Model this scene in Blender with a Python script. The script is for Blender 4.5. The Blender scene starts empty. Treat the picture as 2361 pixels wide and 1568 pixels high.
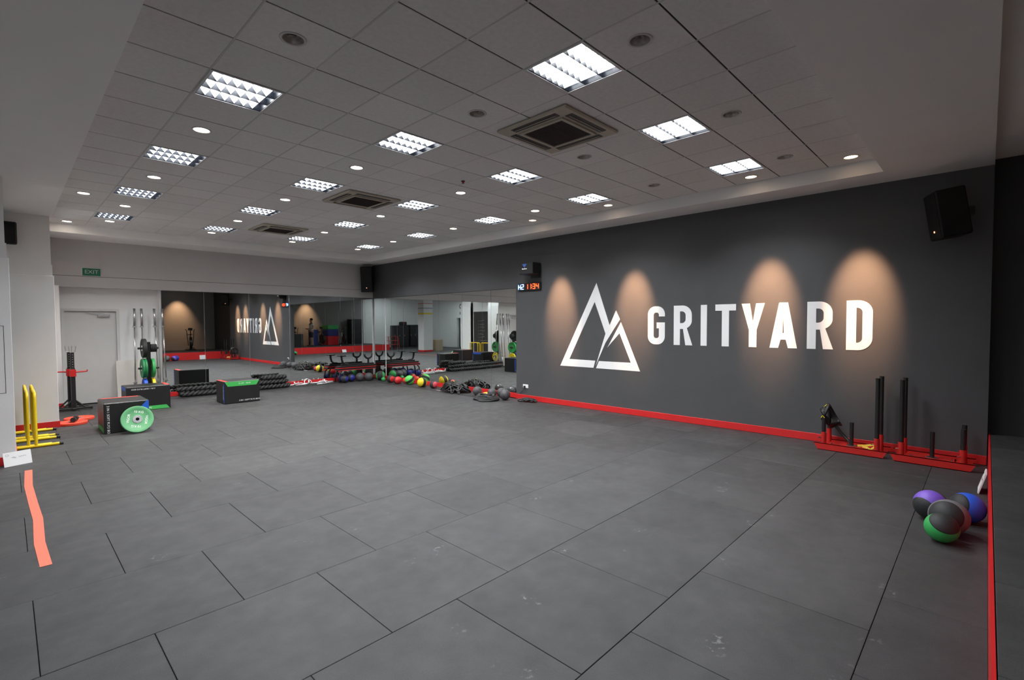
import bpy, bmesh, math, random
from mathutils import Vector, Matrix, Euler
random.seed(7)
R = math.radians
scene = bpy.context.scene
COL = scene.collection

# ------------------------------------------------------------------ camera
cam_data = bpy.data.cameras.new('camera')
cam = bpy.data.objects.new('camera', cam_data)
COL.objects.link(cam)
scene.camera = cam
cam_data.sensor_fit = 'HORIZONTAL'
cam_data.sensor_width = 36.0
cam_data.lens = 36.0 * 1131.5 / 2361.0
cam_data.clip_start = 0.05
cam_data.clip_end = 200
YAW, PITCH, ROLL = R(45.931), R(-1.982), R(-0.301)
fw = Vector((math.sin(YAW) * math.cos(PITCH), math.cos(YAW) * math.cos(PITCH), math.sin(PITCH)))
rt = Vector((math.cos(YAW), -math.sin(YAW), 0))
up = rt.cross(fw)
rt2 = rt * math.cos(ROLL) + up * math.sin(ROLL)
up2 = -rt * math.sin(ROLL) + up * math.cos(ROLL)
M = Matrix((rt2, up2, -fw)).transposed().to_4x4()
M.translation = Vector((0, 0, 1.8))
cam.matrix_world = M

# ------------------------------------------------------------------ world, exposure
world = bpy.data.worlds.new('world')
scene.world = world
world.use_nodes = True
world.node_tree.nodes['Background'].inputs[0].default_value = (0.5, 0.55, 0.6, 1)
world.node_tree.nodes['Background'].inputs[1].default_value = 0.02
vs = scene.view_settings
vs.view_transform = 'Standard'
vs.look = 'None'
vs.gamma = 1.0
vs.use_curve_mapping = False
vs.exposure = 1.42
scene.cycles.max_bounces = 10
scene.cycles.diffuse_bounces = 5
scene.cycles.glossy_bounces = 6
scene.cycles.caustics_reflective = True
scene.cycles.caustics_refractive = False
scene.cycles.sample_clamp_indirect = 6.0

TROFFER_EMIT = 9.0        # peak emission of tubes and of the reflection painted into louvre blades
TROFFER_W = 15.0          # downward light of one louvred fitting
TROFFER_COL = (0.93, 0.965, 1.0)
WARM = (1.0, 0.66, 0.40)
SPOT_W = 22.0             # ordinary lit downlight
WASH_W = 520.0             # the four beside the logo wall

# room constants (metres)
CZ = 3.882                # tiled ceiling
SZ = 3.70                 # soffit
XL = 8.45                 # dark logo wall
MX, MY = 8.52, 14.65      # mirror planes
YB = 14.55                # rear bulkhead face
YD = 14.80                # door wall
PH = 0.38                 # platform height
GX0, GY0, T = 1.225, 3.985, 0.6

# ------------------------------------------------------------------ materials
MATS = {}
def mat(name, col, rough=0.6, metal=0.0, var=0.0, scale=8.0, bump=0.0, bscale=60.0, objvar=0.0, emit=None, estr=0.0, spec=0.5, detail=4.0):
    if name in MATS: return MATS[name]
    m = bpy.data.materials.new(name); m.use_nodes = True
    nt = m.node_tree; b = nt.nodes['Principled BSDF']
    b.inputs['Base Color'].default_value = (*col, 1)
    b.inputs['Roughness'].default_value = rough
    b.inputs['Metallic'].default_value = metal
    b.inputs['Specular IOR Level'].default_value = spec
    tc = nt.nodes.new('ShaderNodeTexCoord')
    last = None
    if var > 0:
        n = nt.nodes.new('ShaderNodeTexNoise'); n.inputs['Scale'].default_value = scale; n.inputs['Detail'].default_value = detail
        nt.links.new(tc.outputs['Object'], n.inputs['Vector'])
        mr = nt.nodes.new('ShaderNodeMapRange')
        mr.inputs['From Min'].default_value = 0.25; mr.inputs['From Max'].default_value = 0.75
        mr.inputs['To Min'].default_value = 1 - var; mr.inputs['To Max'].default_value = 1 + var
        nt.links.new(n.outputs['Fac'], mr.inputs['Value'])
        last = mr.outputs['Result']
    if objvar > 0:
        oi = nt.nodes.new('ShaderNodeObjectInfo')
        mr2 = nt.nodes.new('ShaderNodeMapRange')
        mr2.inputs['To Min'].default_value = 1 - objvar; mr2.inputs['To Max'].default_value = 1 + objvar
        nt.links.new(oi.outputs['Random'], mr2.inputs['Value'])
        if last is None: last = mr2.outputs['Result']
        else:
            mu = nt.nodes.new('ShaderNodeMath'); mu.operation = 'MULTIPLY'
            nt.links.new(last, mu.inputs[0]); nt.links.new(mr2.outputs['Result'], mu.inputs[1]); last = mu.outputs[0]
    if last is not None:
        vm = nt.nodes.new('ShaderNodeVectorMath'); vm.operation = 'SCALE'
        vm.inputs[0].default_value = col
        nt.links.new(last, vm.inputs['Scale']); nt.links.new(vm.outputs[0], b.inputs['Base Color'])
    if bump > 0:
        n2 = nt.nodes.new('ShaderNodeTexNoise'); n2.inputs['Scale'].default_value = bscale; n2.inputs['Detail'].default_value = 3
        nt.links.new(tc.outputs['Object'], n2.inputs['Vector'])
        bp = nt.nodes.new('ShaderNodeBump'); bp.inputs['Strength'].default_value = bump; bp.inputs['Distance'].default_value = 0.01
        nt.links.new(n2.outputs['Fac'], bp.inputs['Height']); nt.links.new(bp.outputs[0], b.inputs['Normal'])
    if emit:
        b.inputs['Emission Color'].default_value = (*emit, 1); b.inputs['Emission Strength'].default_value = estr
    MATS[name] = m
    return m

def rubber_floor():
    m = bpy.data.materials.new('rubber_floor'); m.use_nodes = True
    nt = m.node_tree; b = nt.nodes['Principled BSDF']; L = nt.links.new
    tc = nt.nodes.new('ShaderNodeTexCoord'); oi = nt.nodes.new('ShaderNodeObjectInfo')
    geo = nt.nodes.new('ShaderNodeNewGeometry')
    def noise(s, d=4.0):
        n = nt.nodes.new('ShaderNodeTexNoise'); n.inputs['Scale'].default_value = s; n.inputs['Detail'].default_value = d
        L(geo.outputs['Position'], n.inputs['Vector']); return n.outputs['Fac']
    def rng(v, a, c, lo, hi):
        r = nt.nodes.new('ShaderNodeMapRange'); r.inputs['From Min'].default_value = a; r.inputs['From Max'].default_value = c
        r.inputs['To Min'].default_value = lo; r.inputs['To Max'].default_value = hi; L(v, r.inputs['Value']); return r.outputs['Result']
    def mul(a, c):
        r = nt.nodes.new('ShaderNodeMath'); r.operation = 'MULTIPLY'; L(a, r.inputs[0]); L(c, r.inputs[1]); return r.outputs[0]
    v = mul(rng(noise(2.2, 5), .3, .7, .86, 1.14), rng(noise(230, 2), .3, .7, .8, 1.2))
    v = mul(v, rng(oi.outputs['Random'], 0, 1, .86, 1.13))
    vm = nt.nodes.new('ShaderNodeVectorMath'); vm.operation = 'SCALE'; vm.inputs[0].default_value = (0.0455, 0.0452, 0.0462)
    L(v, vm.inputs['Scale'])
    # chalky scuffs
    mix = nt.nodes.new('ShaderNodeMixRGB'); mix.inputs[2].default_value = (.22, .22, .23, 1)
    L(vm.outputs[0], mix.inputs[1])
    sc = mul(rng(noise(3.1, 2), .66, .72, 0, 1), rng(noise(26, 4), .56, .66, 0, .6)); L(sc, mix.inputs[0])
    L(mix.outputs[0], b.inputs['Base Color'])
    L(rng(noise(6, 4), .3, .7, .5, .66), b.inputs['Roughness'])
    b.inputs['Specular IOR Level'].default_value = 0.33
    bp = nt.nodes.new('ShaderNodeBump'); bp.inputs['Strength'].default_value = .25; bp.inputs['Distance'].default_value = .004
    L(noise(320, 2), bp.inputs['Height']); L(bp.outputs[0], b.inputs['Normal'])
    return m

def ceiling_tile_mat():
    m = bpy.data.materials.new('mineral_fibre_tile'); m.use_nodes = True
    nt = m.node_tree; b = nt.nodes['Principled BSDF']; L = nt.links.new
    geo = nt.nodes.new('ShaderNodeNewGeometry'); oi = nt.nodes.new('ShaderNodeObjectInfo')
    vo = nt.nodes.new('ShaderNodeTexVoronoi'); vo.inputs['Scale'].default_value = 45
    L(geo.outputs['Position'], vo.inputs['Vector'])
    n = nt.nodes.new('ShaderNodeTexNoise'); n.inputs['Scale'].default_value = 25; L(geo.outputs['Position'], n.inputs['Vector'])
    r1 = nt.nodes.new('ShaderNodeMapRange'); r1.inputs['From Min'].default_value = .07; r1.inputs['From Max'].default_value = .13
    r1.inputs['To Min'].default_value = .72; r1.inputs['To Max'].default_value = 1; L(vo.outputs['Distance'], r1.inputs['Value'])
    r2 = nt.nodes.new('ShaderNodeMapRange'); r2.inputs['To Min'].default_value = .95; r2.inputs['To Max'].default_value = 1.03; L(oi.outputs['Random'], r2.inputs['Value'])
    r3 = nt.nodes.new('ShaderNodeMapRange'); r3.inputs['To Min'].default_value = .9; r3.inputs['To Max'].default_value = 1.1; L(n.outputs['Fac'], r3.inputs['Value'])
    a = nt.nodes.new('ShaderNodeMath'); a.operation = 'MULTIPLY'; L(r1.outputs[0], a.inputs[0]); L(r2.outputs[0], a.inputs[1])
    c = nt.nodes.new('ShaderNodeMath'); c.operation = 'MULTIPLY'; L(a.outputs[0], c.inputs[0]); L(r3.outputs[0], c.inputs[1])
    vm = nt.nodes.new('ShaderNodeVectorMath'); vm.operation = 'SCALE'; vm.inputs[0].default_value = (.75, .745, .74); L(c.outputs[0], vm.inputs['Scale'])
    L(vm.outputs[0], b.inputs['Base Color']); b.inputs['Roughness'].default_value = .9; b.inputs['Specular IOR Level'].default_value = .2
    return m

def two_tone(name, colA, colB, axis=0, t=0.5, rough=.5):
    m = bpy.data.materials.new(name); m.use_nodes = True
    return m

M_FLOOR = rubber_floor()
M_TILE = ceiling_tile_mat()
M_GRID = mat('grid_paint', (.55, .55, .55), .6)
M_GAP = mat('dark_joint', (.02, .02, .021), .9)
M_PLASTER = mat('white_plaster', (.74, .745, .74), .75, var=.025, scale=3)
M_SOFFIT = mat('soffit_paint', (.86, .86, .855), .8, var=.02, scale=2)
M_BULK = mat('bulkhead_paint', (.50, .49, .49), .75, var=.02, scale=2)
M_DARK = mat('charcoal_wall_paint', (.075, .075, .079), .62, var=.05, scale=3, bump=.08, bscale=90)
M_BLACKW = mat('black_wall_paint', (.022, .022, .023), .7, var=.05)
M_PLATW = mat('taupe_wall_paint', (.22, .215, .21), .7, var=.03)
M_RED = mat('red_gloss_paint', (.64, .020, .021), .42, var=.05, scale=5)
M_WHITE = mat('white_vinyl', (.92, .92, .92), .5, var=.01)
M_MIRROR = mat('mirror_silver', (.80, .83, .82), .012, 1.0, var=.01, scale=1)
M_ALU = mat('aluminium', (.72, .73, .74), .35, 1.0, var=.04)
M_CHROME = mat('chrome', (.80, .80, .80), .16, 1.0, var=.03)
M_POLISH = mat('polished_plated_steel', (.86, .88, .90), .3, .45, var=.03)
M_STEEL = mat('brushed_steel', (.55, .54, .53), .32, 1.0, var=.06, scale=30)
M_BLACK = mat('black_plastic', (.016, .016, .017), .45, var=.08)
M_BLKMETAL = mat('black_powder_coat', (.014, .014, .015), .38, var=.08)
M_RUBBER = mat('black_rubber', (.022, .022, .023), .62, var=.15, bump=.2, bscale=120)
M_VINYL = mat('black_vinyl', (.013, .013, .014), .42, var=.06, bump=.06, bscale=200)
M_GREY = mat('grey_rubber', (.075, .075, .080), .5, var=.15, scale=20, bump=.15, bscale=90)
M_LGREY = mat('light_grey_rubber', (.16, .155, .165), .55, var=.08, bump=.1)
M_GREEN = mat('green_rubber', (.035, .36, .085), .5, var=.06, bump=.1)
M_LIME = mat('lime_rubber', (.09, .55, .09), .5, var=.06)
M_PLATEG = mat('plate_green', (.11, .37, .16), .5, var=.05)
M_PLATED = mat('plate_deep_green', (.015, .23, .075), .5, var=.1)
M_PURPLE = mat('purple_rubber', (.19, .09, .55), .5, var=.05)
M_BLUE = mat('blue_rubber', (.02, .10, .62), .5, var=.05)
M_NAVY = mat('navy_vinyl', (.012, .022, .20), .45, var=.06)
M_YELLOW = mat('yellow_rubber', (.80, .62, .012), .5, var=.04)
M_YELPAINT = mat('yellow_enamel', (.80, .56, .008), .35, var=.04)
M_CORAL = mat('coral_tape', (.90, .15, .09), .6, var=.05)
M_ORANGE = mat('orange_red_rubber', (.75, .065, .03), .5, var=.05)
M_REDR = mat('red_rubber', (.62, .02, .025), .48, var=.05)
M_PINK = mat('pink_red_rubber', (.66, .07, .10), .5, var=.05)
M_SLEDRED = mat('red_powder_coat', (.55, .018, .014), .4, var=.06)
M_PAPER = mat('white_card', (.85, .85, .85), .6, var=.01)
M_INK = mat('dark_ink', (.05, .05, .06), .8)
M_BEIGE = mat('aged_beige_plastic', (.46, .42, .34), .55, var=.06, scale=4)
M_GRILLE = mat('dark_filter_grille', (.045, .035, .033), .7, var=.1)
M_DOOR = mat('door_paint', (.60, .60, .585), .55, var=.02)
M_EXITG = mat('exit_green', (.0, .13, .065), .4, var=.02)
M_BOARD = mat('chalkboard_slate', (.022, .021, .021), .7, var=.35, scale=2.5)
M_CHALK = mat('chalk_white', (.6, .6, .58), .9)
M_WOOD = mat('pale_plywood', (.52, .42, .28), .6, var=.1, scale=6)
M_SKIN = mat('skin', (.36, .20, .13), .55, var=.04)
M_HAIR = mat('dark_hair', (.012, .010, .009), .6)
M_CLOTHW = mat('white_cotton', (.72, .73, .74), .85, var=.06)
M_CLOTHD = mat('dark_cotton', (.025, .026, .03), .85, var=.06)
M_CLOTHB = mat('pale_blue_cotton', (.22, .5, .62), .85, var=.08)
M_PRISM = mat('tube_and_painted_blade_glow', (.9, .9, .9), .4, emit=TROFFER_COL, estr=TROFFER_EMIT)
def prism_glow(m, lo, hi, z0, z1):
    # emission put into the blades imitates tube reflections, stronger towards their upper edge
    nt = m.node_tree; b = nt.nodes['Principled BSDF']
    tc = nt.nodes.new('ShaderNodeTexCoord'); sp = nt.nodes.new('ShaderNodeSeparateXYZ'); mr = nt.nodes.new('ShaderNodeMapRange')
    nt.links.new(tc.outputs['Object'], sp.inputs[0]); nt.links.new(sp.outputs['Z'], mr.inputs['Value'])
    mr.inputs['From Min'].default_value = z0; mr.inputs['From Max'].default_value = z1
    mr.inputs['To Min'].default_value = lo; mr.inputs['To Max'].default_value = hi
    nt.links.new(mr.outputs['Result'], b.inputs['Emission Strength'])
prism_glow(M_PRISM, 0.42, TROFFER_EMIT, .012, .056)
M_LOUVSHADE = mat('louvre_shade_black', (.006, .008, .013), .35, 0.0, var=.03, spec=.25)  # near-black base colour imitates shade inside the louvre cells
M_LAMPW = mat('lit_downlight_glass', (.9, .88, .85), .4, emit=(1.0, .86, .70), estr=9.0)
M_LAMPP = mat('lit_wallwash_glass', (.9, .85, .8), .4, emit=(1.0, .68, .42), estr=3.6)
M_LAMPO = mat('unlit_lamp_glass', (.30, .29, .28), .12, 0.6, var=.3, scale=40)
M_LEDR = mat('red_led', (.3, .02, .01), .5, emit=(1.0, .06, .012), estr=2.6)
M_LEDR0 = mat('red_led_off', (.10, .012, .01), .5)
M_LEDB = mat('blue_led', (.1, .2, .4), .5, emit=(.16, .34, 1.0), estr=4.0)
M_PILOT = mat('orange_pilot_led', (.3, .1, .05), .5, emit=(1.0, .35, .18), estr=1.2)
M_SPK = mat('matt_black_cabinet', (.007, .007, .0075), .6, var=.1, spec=.3)
M_BLUETRI = mat('blue_print', (.06, .16, .55), .6)

# ------------------------------------------------------------------ mesh builder
class MB:
    def __init__(s): s.v = []; s.f = []; s.mi = []
    def add(s, vs, fs, mi=0, M=None):
        o = len(s.v)
        if M is not None: vs = [M @ Vector(p) for p in vs]
        s.v += [tuple(p) for p in vs]; s.f += [tuple(i + o for i in f) for f in fs]; s.mi += [mi] * len(fs); return s
    def box(s, x0, y0, z0, x1, y1, z1, mi=0, M=None):
        v = [(x0, y0, z0), (x1, y0, z0), (x1, y1, z0), (x0, y1, z0), (x0, y0, z1), (x1, y0, z1), (x1, y1, z1), (x0, y1, z1)]
        return s.add(v, [(3, 2, 1, 0), (4, 5, 6, 7), (0, 1, 5, 4), (1, 2, 6, 5), (2, 3, 7, 6), (3, 0, 4, 7)], mi, M)
    def bbox(s, x0, y0, z0, x1, y1, z1, b=.01, mi=0, M=None):
        # chamfered box
        xs = (x0, x0 + b, x1 - b, x1); ys = (y0, y0 + b, y1 - b, y1); zs = (z0, z0 + b, z1 - b, z1)
        bm = bmesh.new()
        pts = []
        for i in (0, 1, 2, 3):
            for j in (0, 1, 2, 3):
                for k in (0, 1, 2, 3):
                    e = (i in (0, 3)) + (j in (0, 3)) + (k in (0, 3))
                    if e == 1: pts.append(bm.verts.new((xs[i], ys[j], zs[k])))
        bmesh.ops.convex_hull(bm, input=pts)
        bmesh.ops.dissolve_limit(bm, angle_limit=.01, verts=bm.verts[:], edges=bm.edges[:])
        bm.verts.index_update()
        vs_ = [v.co.copy() for v in bm.verts]; fs_ = [[v.index for v in f.verts] for f in bm.faces]
        bm.free()
        return s.add(vs_, fs_, mi, M)
    def cyl(s, a, b, r0, r1=None, n=16, mi=0, caps=True, M=None):
        a = Vector(a); b = Vector(b); r1 = r0 if r1 is None else r1
        d = (b - a).normalized(); q = Vector((0, 0, 1)) if abs(d.z) < .9 else Vector((1, 0, 0))
        u = d.cross(q).normalized(); w = d.cross(u)
        vs_ = []
        for p, r in ((a, r0), (b, r1)):
            for i in range(n):
                t = 2 * math.pi * i / n; vs_.append(p + (u * math.cos(t) + w * math.sin(t)) * r)
        fs_ = [(i, i + n, (i + 1) % n + n, (i + 1) % n) for i in range(n)]
        if caps: fs_ += [tuple(range(n)), tuple(range(2 * n - 1, n - 1, -1))]
        return s.add(vs_, fs_, mi, M)
    def tube(s, pts, r, n=10, closed=False, mi=0, M=None, caps=True):
        P = [Vector(p) for p in pts]; k = len(P)
        rr = r if isinstance(r, (list, tuple)) else [r] * k
        vs_ = []; prev = None
        for i in range(k):
            if closed: t = P[(i + 1) % k] - P[i - 1]
            else: t = P[min(i + 1, k - 1)] - P[max(i - 1, 0)]
            t.normalize()
            if prev is None:
                q = Vector((0, 0, 1)) if abs(t.z) < .9 else Vector((1, 0, 0)); u = t.cross(q).normalized()
            else:
                u = prev - t * prev.dot(t)
                if u.length < 1e-6: u = t.orthogonal()
                u.normalize()
            prev = u; w = t.cross(u)
            for j in range(n):
                a = 2 * math.pi * j / n; vs_.append(P[i] + (u * math.cos(a) + w * math.sin(a)) * rr[i])
        fs_ = []
        for i in range(k if closed else k - 1):
            i2 = (i + 1) % k
            for j in range(n):
                fs_.append((i * n + j, i * n + (j + 1) % n, i2 * n + (j + 1) % n, i2 * n + j))
        if not closed and caps: fs_ += [tuple(range(n - 1, -1, -1)), tuple((k - 1) * n + j for j in range(n))]
        return s.add(vs_, fs_, mi, M)
    def lathe(s, prof, n=32, mi=0, M=None, mis=None):
        # profile [(r, z)] round local Z
        vs_ = []
        for r, z in prof:
            for i in range(n):
                t = 2 * math.pi * i / n; vs_.append((r * math.cos(t), r * math.sin(t), z))
        base = len(s.f)
        fs_ = []; ml = []
        for k in range(len(prof) - 1):
            for i in range(n):
                fs_.append((k * n + i, k * n + (i + 1) % n, (k + 1) * n + (i + 1) % n, (k + 1) * n + i)); ml.append(mis[k] if mis else mi)
        s.add(vs_, fs_, mi, M); s.mi[base:] = ml; return s
    def prism(s, poly, z0, z1, mi=0, M=None):
        n = len(poly)
        vs_ = [(x, y, z0) for x, y in poly] + [(x, y, z1) for x, y in poly]
        fs_ = [tuple(range(n - 1, -1, -1)), tuple(range(n, 2 * n))] + [(i, (i + 1) % n, (i + 1) % n + n, i + n) for i in range(n)]
        return s.add(vs_, fs_, mi, M)
    def mesh(s, name, mats, smooth=False):
        me = bpy.data.meshes.new(name)
        me.from_pydata(s.v, [], s.f)
        for m in (mats if isinstance(mats, (list, tuple)) else [mats]): me.materials.append(m)
        me.polygons.foreach_set('material_index', s.mi)
        if smooth: me.polygons.foreach_set('use_smooth', [True] * len(me.polygons))
        me.update(); return me
    def build(s, name, mats, parent=None, loc=(0, 0, 0), rot=(0, 0, 0), smooth=False, auto=None):
        me = s.mesh(name, mats, smooth)
        if auto is not None: me.set_sharp_from_angle(angle=R(auto))
        return place(me, name, parent, loc, rot)

def place(me, name, parent=None, loc=(0, 0, 0), rot=(0, 0, 0)):
    o = bpy.data.objects.new(name, me); COL.objects.link(o)
    o.location = loc; o.rotation_euler = rot
    if parent: o.parent = parent
    return o
def thing(name, label, cat, loc=(0, 0, 0), rz=0.0, group=None, rot=None):
    o = bpy.data.objects.new(name, None); COL.objects.link(o); o.empty_display_size = .1
    o.location = loc; o.rotation_euler = rot if rot else (0, 0, rz)
    return tag(o, label, cat, group)
def tag(o, label, cat, group=None):
    o['label'] = label; o['category'] = cat
    if group: o['group'] = group
    return o
def struct(o): o['kind'] = 'structure'; return o
def tilt(ax, ay, az): return Euler((ax, ay, az)).to_matrix().to_4x4()
def text_mesh(body, size, extrude, name, m, align='CENTER'):
    cu = bpy.data.curves.new(name, 'FONT'); cu.body = body; cu.size = size; cu.extrude = extrude
    cu.align_x = align; cu.align_y = 'CENTER'; cu.resolution_u = 3
    ob = bpy.data.objects.new(name + '_tmp', cu); COL.objects.link(ob)
    dg = bpy.context.evaluated_depsgraph_get()
    me = bpy.data.meshes.new_from_object(ob.evaluated_get(dg))
    bpy.data.objects.remove(ob); bpy.data.curves.remove(cu)
    me.name = name; me.materials.clear(); me.materials.append(m); return me
def flat_curve_mesh(loops, name, m, extrude=.002):
    cu = bpy.data.curves.new(name, 'CURVE'); cu.dimensions = '2D'; cu.fill_mode = 'BOTH'; cu.extrude = extrude
    for lp in loops:
        sp = cu.splines.new('POLY'); sp.points.add(len(lp) - 1)
        for p, q in zip(sp.points, lp): p.co = (q[0], q[1], 0, 1)
        sp.use_cyclic_u = True
    ob = bpy.data.objects.new(name + '_tmp', cu); COL.objects.link(ob)
    dg = bpy.context.evaluated_depsgraph_get()
    me = bpy.data.meshes.new_from_object(ob.evaluated_get(dg))
    bpy.data.objects.remove(ob); bpy.data.curves.remove(cu)
    me.name = name; me.materials.clear(); me.materials.append(m); return me

# ------------------------------------------------------------------ shell: floor
floor = struct(MB().box(-7, -3.6, -.12, 8.7, 15.0, -.014).build('floor', M_GAP))
TILE_L = .964
full = MB().bbox(0, 0, -.014, TILE_L - .0035, 1.0 - .0035, 0, .002).mesh('rubber_tile', M_FLOOR)
for j in range(-2, 14):
    y0 = 1.458 + j; y1 = y0 + 1.0
    ya, yb = max(y0, -.04), min(y1, 14.63)
    off = .078 + (.482 if j % 2 else 0)
    n0 = int(math.floor((-6.6 - off) / TILE_L))
    n = n0
    while off + n * TILE_L < XL - .06:
        xa = off + n * TILE_L; xb = min(xa + TILE_L, XL - .02); n += 1
        dz = random.uniform(-.0016, 0)
        if xb - xa > TILE_L - .001 and yb - ya > .999:
            place(full, 'rubber_tile', floor, (xa, ya, dz))
        else:
            MB().bbox(0, 0, -.014, xb - xa - .0035, yb - ya - .0035, 0, .002).build('rubber_tile', M_FLOOR, floor, (xa, ya, dz))

# raised platform beside the camera
plat = struct(MB().box(-1.2, -3.5, 0, 8.62, -.055, PH - .012).build('floor_platform', M_GAP))
for a in range(10):
    for b in range(4):
        xa, ya = -1.2 + a * .982, -3.5 + b * .861
        MB().bbox(0, 0, -.012, .978, .857, 0, .003).build('rubber_tile', M_FLOOR, plat, (xa, ya, PH))
MB().box(-1.2, -.055, 0, 8.62, -.04, PH).build('riser_board', M_RED, plat)

# ------------------------------------------------------------------ shell: walls
w = MB()
w.box(XL, -.03, 0, 8.75, 8.04, SZ).box(XL, 8.04, 2.63, 8.75, 14.95, SZ).box(8.545, 8.04, 0, 8.75, 14.95, 2.63)
wall_right = struct(w.build('wall_right', M_DARK))
wall_black = struct(MB().box(8.62, -3.6, 0, 8.75, -.03, 3.86).build('wall_platform_side', M_BLACKW))
wall_plat = struct(MB().box(-1.2, -3.65, 0, 8.75, -3.5, 3.86).build('wall_platform_rear', M_PLATW))
wall_hs = struct(MB().box(-6.6, -3.65, 0, -1.2, -3.5, 3.86).build('wall_hall_south', M_PLASTER))
w = MB()
w.box(-6.75, -3.65, 0, -6.55, .7, 3.86).box(-6.75, 1.75, 0, -6.55, 9.6, 3.86).box(-6.75, .7, 2.2, -6.55, 1.75, 3.86).box(-7.0, .6, 0, -6.95, 1.85, 2.3)
struct(w.build('wall_hall_west', M_PLASTER))
struct(MB().box(-6.75, 9.45, 0, -.75, 9.6, SZ).build('wall_hall_north', M_PLASTER))
# wall between the two white columns, and beyond the second
struct(MB().box(-.27, 9.85, 0, -.11, 11.80, SZ).box(.40, 12.5, 0, .55, 14.95, SZ).box(.55, 14.30, 0, .83, 14.95, 2.66).build('wall_left', M_PLASTER))
# rear wall with the door opening
w = MB()
w.box(.83, YD, 0, .925, 14.95, 2.66).box(1.845, YD, 0, 2.70, 14.95, 2.66).box(.925, YD, 2.13, 1.845, 14.95, 2.66)
w.box(2.66, MY + .012, 0, 8.6, 14.95, 2.66)
struct(w.build('wall_back', M_PLASTER))
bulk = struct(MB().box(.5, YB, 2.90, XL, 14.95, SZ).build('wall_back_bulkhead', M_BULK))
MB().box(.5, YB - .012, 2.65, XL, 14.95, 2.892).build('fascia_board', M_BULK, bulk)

def column(name, x0, y0, x1, y1, side):
    c = struct(MB().box(x0, y0, 0, x1, y1, SZ).build(name, M_PLASTER))
    MB().box(x0, y0 - .012, 0, x1 + .014, y1 + .0, 2.86).build('upper_cladding', M_PLASTER, c)
    MB().bbox(x0, y0 - .026, 0, x1 + .03, y1 + .0, 2.665, .004).build('lower_cladding', M_PLASTER, c)
    MB().box(x0, y0 - .036, 0, x1 + .04, y1 - .005, .11).build('red_skirting', M_RED, c)
    return c
colB = column('wall_left_column', -.75, 9.08, .03, 9.85, 1)
# flush access panel on the front column
pan = MB()
for (a, b, c, d) in ((-.55, .93, -.545, 1.80), (-.015, .93, -.01, 1.80), (-.55, .93, -.01, .935), (-.55, 1.795, -.01, 1.80)): pan.box(a, 9.0525, b, c, 9.0545, d)
pan.build('access_panel_edge', M_GAP, colB)
colA = column('wall_left_column', -.20, 11.80, .595, 12.50, 1)

# baseboards
struct(MB().bbox(XL - .018, -.03, 0, XL, 8.04, .115, .003).build('baseboard_right', M_RED))
struct(MB().bbox(MX - .016, 8.04, 0, MX + .02, 14.63, .118, .003).build('baseboard_right_mirror', M_RED))
struct(MB().bbox(2.70, MY - .018, 0, 8.50, MY + .01, .118, .003).build('baseboard_back', M_RED))
struct(MB().bbox(.55, 14.28, 0, .845, 14.30, .12, .003).build('baseboard_left', M_RED))

# ------------------------------------------------------------------ mirrors
m1 = thing('wall_mirror', 'tall frameless wall mirror of several panels beneath the white rear bulkhead', 'mirror', (2.70, MY, .12))
xs = [2.70, 3.62, 4.70, 5.79, 7.36, 7.83, 8.50]
for a, b in zip(xs, xs[1:]):
    MB().bbox(a + .002 - 2.70, 0, 0, b - .002 - 2.70, .006, 2.53, .0015).build('mirror_panel', M_MIRROR, m1)
MB().bbox(-.012, -.004, -.0, .0, .012, 2.53, .002).build('edge_trim', M_ALU, m1)
MB().bbox(5.785, -.012, -.0, 5.80, .006, 2.53, .002).build('corner_trim', M_WHITE, m1)
m2 = thing('wall_mirror', 'tall frameless wall mirror of several panels set into the charcoal logo wall', 'mirror', (MX, 8.04, .12))
ys = [8.04, 8.98, 10.10, 11.14, 12.21, 13.23, 14.10, 14.63]
for a, b in zip(ys, ys[1:]):
    MB().bbox(0, a + .002 - 8.04, 0, .006, b - .002 - 8.04, 2.51, .0015).build('mirror_panel', M_MIRROR, m2)
MB().bbox(-.010, 5.86, 0, -.001, 5.875, 2.51, .002).build('joint_trim', M_WHITE, m2)

# ------------------------------------------------------------------ ceiling
ceil_o = struct(MB().box(-7, -3.7, 3.99, 8.9, 15.0, 4.05).build('ceiling', M_GAP))
s = MB()
x0, x1, y0, y1 = GX0 - T, GX0 + 11 * T, GY0 - 5 * T, GY0 + 16 * T       # .625 .. 7.825, .985 .. 13.585
s.box(-6.75, -.03, SZ, x0, 14.95, 3.99).box(x1, -.03, SZ, 8.75, 14.95, 3.99).box(x0, -.03, SZ, x1, y0, 3.99).box(x0, y1, SZ, x1, 14.95, 3.99)
struct(s.build('ceiling_soffit', M_SOFFIT))
struct(MB().box(-6.75, -3.65, 3.80, 8.75, -.03, 3.99).build('ceiling_platform', M_SOFFIT))

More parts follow.
